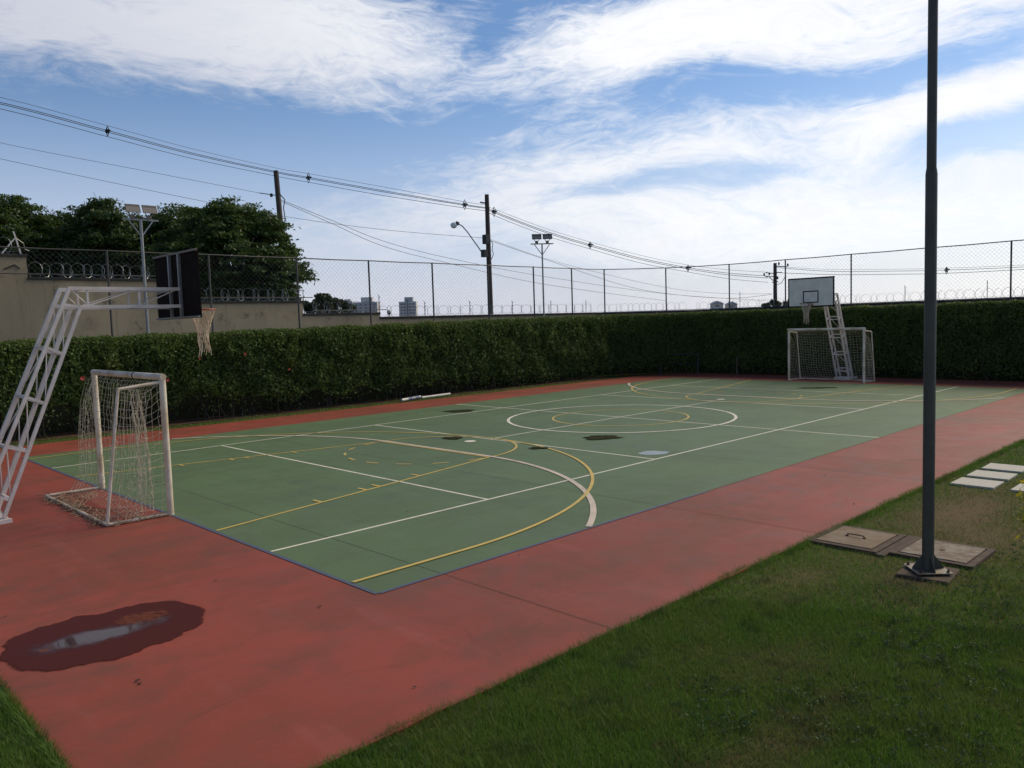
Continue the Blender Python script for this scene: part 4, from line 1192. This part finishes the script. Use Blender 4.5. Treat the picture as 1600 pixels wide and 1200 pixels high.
def make_stand():
    """local frame: x towards the court, board face at x = 0 minus; origin on the ground under the leg foot (x=0 at world -14.5)"""
    e = empty('basketball_stand')
    X0 = 14.5; Y = .24; w_ = .048; t_ = .014
    Ax = lambda z: X0-13.21-.431*(3.33-z); Bx = lambda z: X0-13.08-.40*(3.05-z)
    xe = X0-11.58
    # four leg chords
    for s in (-1, 1):
        w_ = .048 if s < 0 else .060
        MB().sq((Ax(.08), s*Y, .08), (Ax(3.33), s*Y, 3.33), w_).build('leg_chord', M['white_paint'], e)
        MB().sq((Bx(.08), s*Y, .08), (Bx(3.05), s*Y, 3.05), w_).build('leg_chord', M['white_paint'], e)
        MB().sq((Ax(3.33)-.02, s*Y, 3.33), (xe, s*Y, 3.33), w_+.003).build('arm_chord', M['white_paint'], e)
        MB().sq((Bx(3.05)-.02, s*Y, 3.055), (xe, s*Y, 3.055), w_+.003).build('arm_chord', M['white_paint'], e)
        MB().sq((Ax(3.09), s*Y, 3.09), (Bx(3.05), s*Y, 3.05), w_-.004).build('rung', M['white_paint'], e)
    w_ = .046
    levels = [(2.47, 2.36), (1.77, 1.65), (1.08, .98), (.42, .32)]
    for za, zb in levels:
        for s in (-1, 1): MB().sq((Ax(za), s*Y, za), (Bx(zb), s*Y, zb), w_-.006).build('rung', M['white_paint'], e)
        MB().sq((Ax(za), -Y, za), (Ax(za), Y, za), w_-.008).build('rung', M['white_paint'], e)
        MB().sq((Bx(zb), -Y, zb), (Bx(zb), Y, zb), w_-.008).build('rung', M['white_paint'], e)
    lv = [(3.09, 3.05)]+levels+[(.10, .10)]
    for (za, zb), (zc, zd) in zip(lv[:-1], lv[1:]):
        for s in (-1, 1): MB().bar((Ax(za)+.01, s*Y, za), (Bx(zd), s*Y, zd), t_/1.6, 5).build('lacing_rod', M['white_paint'], e)
        MB().bar((Ax(za), -Y, za), (Ax(zc), Y, zc), t_/1.6, 5).build('lacing_rod', M['white_paint'], e)
    xs = [X0-12.97, X0-12.22]
    for x in xs:
        for s in (-1, 1): MB().sq((x, s*Y, 3.06), (x, s*Y, 3.33), .03).build('arm_web', M['white_paint'], e)
        MB().sq((x, -Y, 3.33), (x, Y, 3.33), .03).build('arm_web', M['white_paint'], e)
        MB().sq((x, -Y, 3.055), (x, Y, 3.055), .03).build('arm_web', M['white_paint'], e)
    for s in (-1, 1):
        MB().bar((Ax(3.3)+.03, s*Y, 3.3), (xs[0], s*Y, 3.08), .010, 5).build('arm_brace', M['white_paint'], e)
        MB().bar((xs[0]+.03, s*Y, 3.08), (xs[1]-.05, s*Y, 3.31), .010, 5).build('arm_brace', M['white_paint'], e)
        MB().bar((xs[1]+.03, s*Y, 3.08), (xe-.08, s*Y, 3.31), .010, 5).build('arm_brace', M['white_paint'], e)
    b = MB()
    b.box(Ax(.08)-.30, Bx(.08)+.08, -.32, -.25, 0, .06); b.box(Ax(.08)-.30, Bx(.08)+.08, .25, .32, 0, .06)
    b.box(Ax(.08)-.04, Ax(.08)+.05, -.249, .249, .001, .075); b.box(Bx(.08)-.05, Bx(.08)+.05, -.249, .249, .001, .075)
    b.build('base_frame', M['white_paint'], e, bevel=.004)
    # backboard
    zl, zh, hw = 2.85, 3.93, .88; xb = xe+.05
    bd = MB().box(xb, xb+.022, -hw, hw, zl, zh).build('backboard', M['board_back'], e, bevel=.003)
    MB().add([(xb+.025, -hw+.05, zl+.05), (xb+.025, hw-.05, zl+.05), (xb+.025, hw-.05, zh-.05), (xb+.025, -hw+.05, zh-.05)], [(0, 1, 2, 3)]).build('face', M['board_white'], bd)
    k = MB()
    for a0, a1, c0, c1 in ((-.30, .30, 3.00, 3.045), (-.30, .30, 3.405, 3.45), (-.30, -.255, 3.046, 3.404), (.255, .30, 3.046, 3.404)):
        k.box(xb+.0265, xb+.028, a0, a1, c0, c1)
    k.build('target_square', M['black_paint'], bd)
    for y0 in (-.20, .20): MB().box(xb-.045, xb-.002, y0-.025, y0+.025, zl+.03, zh-.03).build('upright_bar', M['galv'], bd)
    MB().box(xb-.035, xb-.002, -hw, hw, zh-.028, zh+.004).build('top_rail', M['plate'], bd)
    MB().box(xb-.035, xb-.002, -hw+.01, hw-.01, zl+.006, zl+.034).build('bottom_rail', M['galv'], bd)
    # rim
    rc = (xb+.022+.15+.225, 0, 3.0)
    rim = MB().path([(rc[0]+.225*math.cos(t*math.pi/14), .225*math.sin(t*math.pi/14), 3.0) for t in range(28)], .011, 6, True).build('rim', M['rim_red'], e, True)
    MB().box(xb+.029, xb+.185, -.07, .07, 2.975, 3.0).box(xb+.029, xb+.035, -.09, .09, 2.88, 2.974).build('rim_bracket', M['rim_red'], rim)
    n = net_tube(.222, .085, .80).build('hoop_net', M['hoop_net'], e); n.location = rc
    return e


st = make_stand(); st.location = (-14.5, .12, 0)
tag(st, 'near white lattice basketball stand with dark board back and red rim', 'basketball hoop', 'basketball stands')
st2 = copy_tree(st); st2.location = (14.62, .16, 0); st2.rotation_euler = (0, 0, math.pi)
st2['label'] = 'far basketball stand with white black bordered backboard behind the far goal'
for ch in st2.children:
    if ch.name.startswith('rim'):
        ch.data = ch.data.copy(); ch.data.materials[0] = M['rim_brown']
        for c2 in ch.children: c2.data = c2.data.copy(); c2.data.materials[0] = M['rim_brown']


# ------------------------------------------------------------------ goals
def net_grid(F, nu, nv, seed, jit=.012, r=.0042, sub=1):
    """F(u,v)->point; draws cords along both directions"""
    rs = random.Random(seed); m = MB(); P = {}
    for i in range(nu+1):
        for j in range(nv+1):
            p = np.array(F(i/nu, j/nv), float); k = jit*(1 if 0 < j < nv and 0 < i < nu else .2)
            P[i, j] = p+np.array([rs.uniform(-k, k), rs.uniform(-k, k), rs.uniform(-k, k)])
    for i in range(nu+1): m.path([P[i, j] for j in range(nv+1)], r, 3)
    for j in range(nv+1): m.path([P[i, j] for i in range(nu+1)], r, 3)
    return m


def goal(name, lab, loc, rz, r_post=.046, seed=1, messy=False, cord=.0042):
    e = empty(name, loc, rz); tag(e, lab, 'goal', 'futsal goals')
    W = 1.5; H = 2.0; D = .86; XR, ZR = -.60, 1.87
    for s in (-1, 1):
        MB().bar((0, s*W, 0), (0, s*W, H), r_post, 14).build('post', M['goal_paint'], e, True)
        MB().bar((.04, s*W, .026), (-D, s*W, .026), .022, 8).build('ground_bar', M['goal_paint'], e, True)
        if messy and s > 0: continue
        rr_ = MB().path([(-.02, s*W, ZR+.06), (XR, s*W, ZR)], .022, 8)
        rr_.build('top_side_bar', M['goal_paint'], e, True)
        MB().bar((XR, s*W, ZR+.012), (-D, s*W, .03), .022, 8).build('rear_post', M['goal_paint'], e, True)
    MB().bar((0, -W-.046, H), (0, W+.046, H), r_post*1.02, 14).build('crossbar', M['goal_paint'], e, True)
    MB().bar((-D, -W, .026), (-D, W, .026), .022, 8).build('ground_bar', M['goal_paint'], e, True)
    prof_v = [0, .12, .3, .5, .7, .85, 1]
    px = [-.02, -.34, -.52, -.60, -.62, -.72, -.86]; pz = [1.97, 1.86, 1.50, 1.05, .60, .25, .03]

    if messy: px = [-.02, -.15, -.27, -.31, -.31, -.34, -.50]

    def back(u, v):
        y = (u-.5)*2*W; x = np.interp(v, prof_v, px); z = np.interp(v, prof_v, pz)
        sag = (1-(2*u-1)**2)
        edge = 1 if not messy else 1.0
        x = x*(1-.42*sag*math.sin(math.pi*v)**.8)-(.10*math.sin(u*17)*.25*math.sin(math.pi*v) if messy else 0)
        z = z-.10*sag*math.sin(math.pi*min(1, v*1.2))
        return (x, y, max(z, .02))
    net_grid(back, 26, 22, seed, .014, cord).build('back_net', M['net'], e)
    for s in (-1, 1):
        def side(u, v, s=s):
            xr = np.interp(1-v, [0, 1], [-D, XR])*1.0; xb_ = np.interp(v, prof_v, px)
            xx = (xb_ if s > 0 or not messy else xr)*u-.0
            z = (1.96-.12*u)*(1-v)+.03*v
            if messy and s < 0: z = z-.12*math.sin(math.pi*u)*(1-v)
            y = s*(W+.02+(.05*math.sin(math.pi*u)*math.sin(math.pi*v)))
            return (xx, y, z)
        net_grid(side, 7, 16, seed+s+5, .016, cord).build('side_net', M['net'], e)
    if messy:
        rs = random.Random(4); m = MB()
        # slack net gathered along the rear ground bars
        for k in range(170):
            y = rs.uniform(-W-.05, W); a = np.array([-D+rs.gauss(.02, .05), y, rs.uniform(.005, .05)]); b_ = a+np.array([rs.gauss(0, .07), rs.gauss(0, .14), rs.uniform(-.02, .03)])
            c = b_+np.array([rs.gauss(0, .06), rs.gauss(0, .12), 0]); b_[2] = max(b_[2], .01); c[2] = max(rs.uniform(.005, .06), .01)
            m.path([a, b_, c], .0045, 3)
        for k in range(60):
            x = rs.uniform(-D, .02); a = np.array([x, -W+rs.gauss(0, .03), rs.uniform(.005, .05)]); b_ = a+np.array([rs.gauss(0, .10), rs.gauss(0, .03), .01])
            m.path([a, (a+b_)/2+(0, 0, .02), b_], .0045, 3)
        # bunched column of net hanging inside the near side
        def col(u, v):
            x = -.30+.10*math.sin(v*3)+.12*(u-.5)*(1+v*.6); y = -W+.30+.16*math.sin(v*2.2)+.10*(u-.5)
            return (x+.45*v*v*.25, y+.1*math.sin(6*u), 1.80*(1-v)+.03)
        o = net_grid(col, 9, 20, 31, .02, .0042)
        o.build('gathered_net', M['net'], e); m.build('slack_net', M['old_net'], e)
        # net floor covering inside the ground bars
        def floor(u, v): return (-D+.80*v*(.5+.3*math.sin(u*9)), (u-.5)*2*W*.98, .022+.012*math.sin(u*31)*math.sin(v*9))
        net_grid(floor, 36, 12, 77, .03, .0035).build('floor_net', M['old_net'], e)
        MB().path([(0.047*math.cos(t), -.45+.004*t, 2.0+.047*math.sin(t)) for t in np.linspace(0, 12.5, 28)], .006, 4).build('tie', M['black_paint'], e)
    return e


goal('futsal_goal', 'near weathered white futsal goal with loose tangled net, left side', (-12.5, -.09, 0), .0, seed=2, messy=True, cord=.0028)
goal('futsal_goal', 'far white futsal goal with taut net under the white backboard', (12.86, .18, 0), math.pi-.06, seed=9, cord=.0034)

# ------------------------------------------------------------------ frame by the hedge, poles on the grass
a = ground(1029, 583.5); b = ground(1080, 585.5)
a = np.array([14.45, 8.85, 0]); b = np.array([15.0, 7.15, 0])
e = empty('metal_frame', (float(a[0]), float(a[1]), 0)); tag(e, 'dark green metal frame of two posts and a crossbar against the far hedge', 'metal frame')
d = b-a
MB().bar((0, 0, -.03), (0, 0, .92), .035, 10).build('post', M['rail_green'], e, True)
MB().bar((d[0], d[1], -.03), (d[0], d[1], .92), .035, 10).build('post', M['rail_green'], e, True)
MB().bar((0, 0, .9), (d[0], d[1], .9), .028, 10).build('crossbar', M['rail_green'], e, True)
MB().bar((0, 0, .45), (d[0], d[1], .45), .014, 6).build('crossbar', M['rail_green'], e, True)
p = ground(1147, 583.5); o = MB().bar((0, 0, -.03), (.02, 0, .78), .018, 8).build('thin_post', M['plate'], None, True)
o.location = (15.35, 5.35, 0); tag(o, 'short thin upright stake in front of the dark far hedge', 'stake')


def lying_pole(p0, p1, r, name, lab, tape):
    e = empty(name, (float(p0[0]), float(p0[1]), 0)); tag(e, lab, 'pole'); d = np.array([p1[0]-p0[0], p1[1]-p0[1], 0])
    z = np.array([0, 0, r+.005])
    MB().bar(z, d+z, r, 12).build('tube', M['pvc'], e, True)
    MB().bar(z-d/np.linalg.norm(d)*.02, z, r*1.08, 12).build('end_cap', M['galv'], e, True)
    if tape:
        for t0, t1 in ((.32, .50), (.54, .62), (.68, .92)):
            MB().bar(d*t0+z, d*t1+z, r*1.16, 12).build('blue_wrap', M['blue_tape'], e, True)
    return e


lying_pole((-.40, 9.22), (.72, 9.62), .05, 'lying_pole', 'white tube with blue wrapping lying on grass at the hedge foot', True)
lying_pole((.62, 9.40), (2.1, 9.60), .042, 'lying_pole', 'plain white tube lying on grass right of the blue wrapped one', False)


# ------------------------------------------------------------------ lawn blades
def in_lawn(x, y):
    near = (y < RY0+.012); left = (x < RX0+.008) & (y < 9.9); strip_ = (y > RY1+.0) & (y < 10.3) & (x < 13.0) & (x > RX0)
    ok = near | left | strip_
    # keep clear of covers, footing and slabs
    def rect(x0, x1, y0, y1): return (x > x0) & (x < x1) & (y > y0) & (y < y1)
    ok &= ~rect(-8.14, -7.21, -9.85, -9.04); ok &= ~rect(-8.05, -7.20, -10.77, -9.93); ok &= ~rect(-8.15, -7.18, -9.95, -9.83)
    ok &= ~rect(PX-.25, PX+.25, PY-.23, PY+.23)
    for ix in range(3):
        for iy in range(2):
            x0 = -3.86+ix*.76; y1 = -9.28-iy*.79; ok &= ~rect(x0, x0+.56, y1-.58, y1)
    return ok


def blades(N, r0, r1, dens_pow, hmin, hmax, wid, lo=-.80, hi=.80):
    th = YAW+RNG.uniform(lo, hi, N)
    u = RNG.uniform(0, 1, N)
    r = r0*(r1/r0)**u if dens_pow == 2 else (r0**2+(r1**2-r0**2)*u)**.5
    x = CAM[0]+r*np.cos(th); y = CAM[1]+r*np.sin(th); k = in_lawn(x, y); x, y, r = x[k], y[k], r[k]
    bm = bare_np(x, y); k = RNG.uniform(size=len(x)) > bm*.80; x, y, r = x[k], y[k], r[k]; n = len(x)
    h = RNG.uniform(hmin, hmax, n)*(1-.35*bare_np(x, y)); sc = np.maximum(1, (r/6))**.75
    clump = np.sin(x*2.1+1)*np.sin(y*2.7)*.25+np.sin(x*7.3)*np.sin(y*6.1)*.2+1
    tall = RNG.uniform(size=n) < .02; h[tall] *= 1.9
    h *= clump; wd = wid*sc*RNG.uniform(.7, 1.3, n)
    a = RNG.uniform(0, 2*math.pi, n); lean = RNG.uniform(.15, 1.0, n)*h; b = a+RNG.uniform(-.9, .9, n)+math.pi/2
    z0 = -.03
    V = np.empty((n, 3, 3))
    V[:, 0] = np.stack([x-np.cos(a)*wd, y-np.sin(a)*wd, np.full(n, z0)], 1)
    V[:, 1] = np.stack([x+np.cos(a)*wd, y+np.sin(a)*wd, np.full(n, z0)], 1)
    V[:, 2] = np.stack([x+np.cos(b)*lean, y+np.sin(b)*lean, z0+h], 1)
    return V.reshape(-1, 3), RNG.uniform(0, 1, n)


parts = [blades(620000, 3.2, 7.5, 1, .026, .050, .0022), blades(520000, 7.5, 34, 2, .028, .050, .0026)]
pd = blades(9000, 3.2, 9, 1, .05, .085, .0016); parts.append((pd[0], np.ones(len(pd[1]))))
V = np.concatenate([p_[0] for p_ in parts]); rn = np.concatenate([p_[1] for p_ in parts])
grass = raw_mesh('grass', V, 3, M['blade'], None, rn); tag(grass, 'short mown green lawn with dry patches around the red paving', 'grass', kind='stuff')
# taller fringe hanging over the edges of the paving, covers and slabs
n = 42000; x = RNG.uniform(-16, 3, n); y = RY0+.016*np.clip(np.sin(x*3.1)+np.sin(x*7.7+1)+np.sin(x*17)*.7+np.sin(x*1.37+2), 0, 3)-RNG.exponential(.028, n); sel = RNG.uniform(size=n) < .55
x[sel] = RX0-RNG.exponential(.02, sel.sum()); y[sel] = RNG.uniform(-9.1, 2, sel.sum())
h = RNG.uniform(.03, .085, n); a = RNG.uniform(0, 6.28, n); wd = .0028
V = np.empty((n, 3, 3)); V[:, 0] = np.stack([x-np.cos(a)*wd, y-np.sin(a)*wd, np.full(n, -.03)], 1); V[:, 1] = np.stack([x+np.cos(a)*wd, y+np.sin(a)*wd, np.full(n, -.03)], 1)
b = RNG.uniform(0, 6.28, n); V[:, 2] = np.stack([x+np.cos(b)*h*.8, y+np.sin(b)*h*.8, h-.03], 1)
fr = raw_mesh('grass_fringe', V.reshape(-1, 3), 3, M['blade'], None, RNG.uniform(0, 1, n)); tag(fr, 'ragged grass fringe along the edges of the red paving', 'grass', kind='stuff')

# broad leaved weeds at the lower right
c1 = [(ground(px, py)[:2], r) for px, py, r in ((1545, 930, .35), (1580, 890, .30), (1590, 980, .35), (1480, 1030, .20), (1400, 1000, .12), (1250, 1085, .18), (1120, 1080, .12), (1380, 1090, .25), (1330, 1130, .16), (1560, 1090, .35), (1520, 1180, .25), (1450, 985, .18), (1100, 1110, .12), (1160, 1140, .10))]
P = []
wr = np.random.default_rng(5)
for (cx, cy), r in c1:
    for _ in range(int(45*r/.3)):
        q = wr.normal(size=2)*r*1.3; m_ = wr.integers(6, 16)      # one little rosette
        o_ = wr.normal(size=(m_, 2))*.018
        P.append(np.stack([cx+q[0]+o_[:, 0], cy+q[1]+o_[:, 1], np.abs(wr.normal(0, .010, m_))+wr.uniform(-.015, .02)], 1))
P = np.concatenate(P); P = P[in_lawn(P[:, 0], P[:, 1])]
o = raw_mesh('weeds', leaf_cards(P, .024, .55, None, 0, .6), 4, M['weed'], None, RNG.uniform(0, 1, len(P))); tag(o, 'low broad leaved weeds in the lawn at lower right', 'weeds', kind='stuff')

# yellow leaved shrub beside the right edge
def shrub(px, py, depth, lab, size, n, R_):
    c = at(px, py, depth); e = empty('croton_shrub', (float(c[0]), float(c[1]), 0)); tag(e, lab, 'shrub', 'yellow leaved shrubs at right edge')
    m = MB(); pts = []; rs = random.Random(int(px)); H = c[2]
    for k in range(9):
        t = rs.uniform(0, 6.28); q = rs.uniform(.3, 1)*R_; tip = (math.cos(t)*q, math.sin(t)*q, H+rs.uniform(-.12, .12)*2)
        m.path([(0, 0, -.03), (tip[0]*.5, tip[1]*.5, H*.55), tip], [.010, .007, .004], 5)
        for j in range(n//9):
            f = rs.uniform(.45, 1.05); pts.append([tip[0]*f+rs.gauss(0, .035), tip[1]*f+rs.gauss(0, .035), max(.02, H*f*(.95)+rs.gauss(0, .03))])
    m.build('stems', M['twig'], e)
    raw_mesh('leaves', leaf_cards(np.array(pts), size, .45, None, 0, .5), 4, M['croton'], e, RNG.uniform(0, 1, len(pts)))
    return e


shrub(1612, 752, 7.2, 'yellow leaved shrub poking into the right edge above the stepping slabs', .055, 210, .10)
shrub(1622, 888, 6.6, 'low yellow leaved shrub at the right edge below the inspection covers', .045, 120, .09)

# litter -----------------------------------------------------------------------------------
rs = random.Random(21); P = []
for px, py in ((497, 0),):
    pass
for k in range(60):
    P.append([rs.uniform(-15.3, 12), rs.choice((-1, 1))*rs.uniform(0, 8.9), .008])
for px, py in ((500, 949), (215, 1065), (220, 1068), (1127, 998), (1495, 695), (1555, 701), (1527, 697), (1241, 710), (1260, 704), (1285, 678), (8, 965), (3, 967), (648, 1075)):
    g_ = ground(px, py); P.append([g_[0], g_[1], .010])
P = np.array(P)
o = raw_mesh('leaf_litter', leaf_cards(P, .045, .5, None, 0, 4.0), 4, M['litter'], None, RNG.uniform(0, 1, len(P))); tag(o, 'scattered tiny dry leaves on the court paint', 'litter', kind='stuff')
print('tris approx', sum(len(o.data.polygons) for o in bpy.data.objects if o.type == 'MESH'))
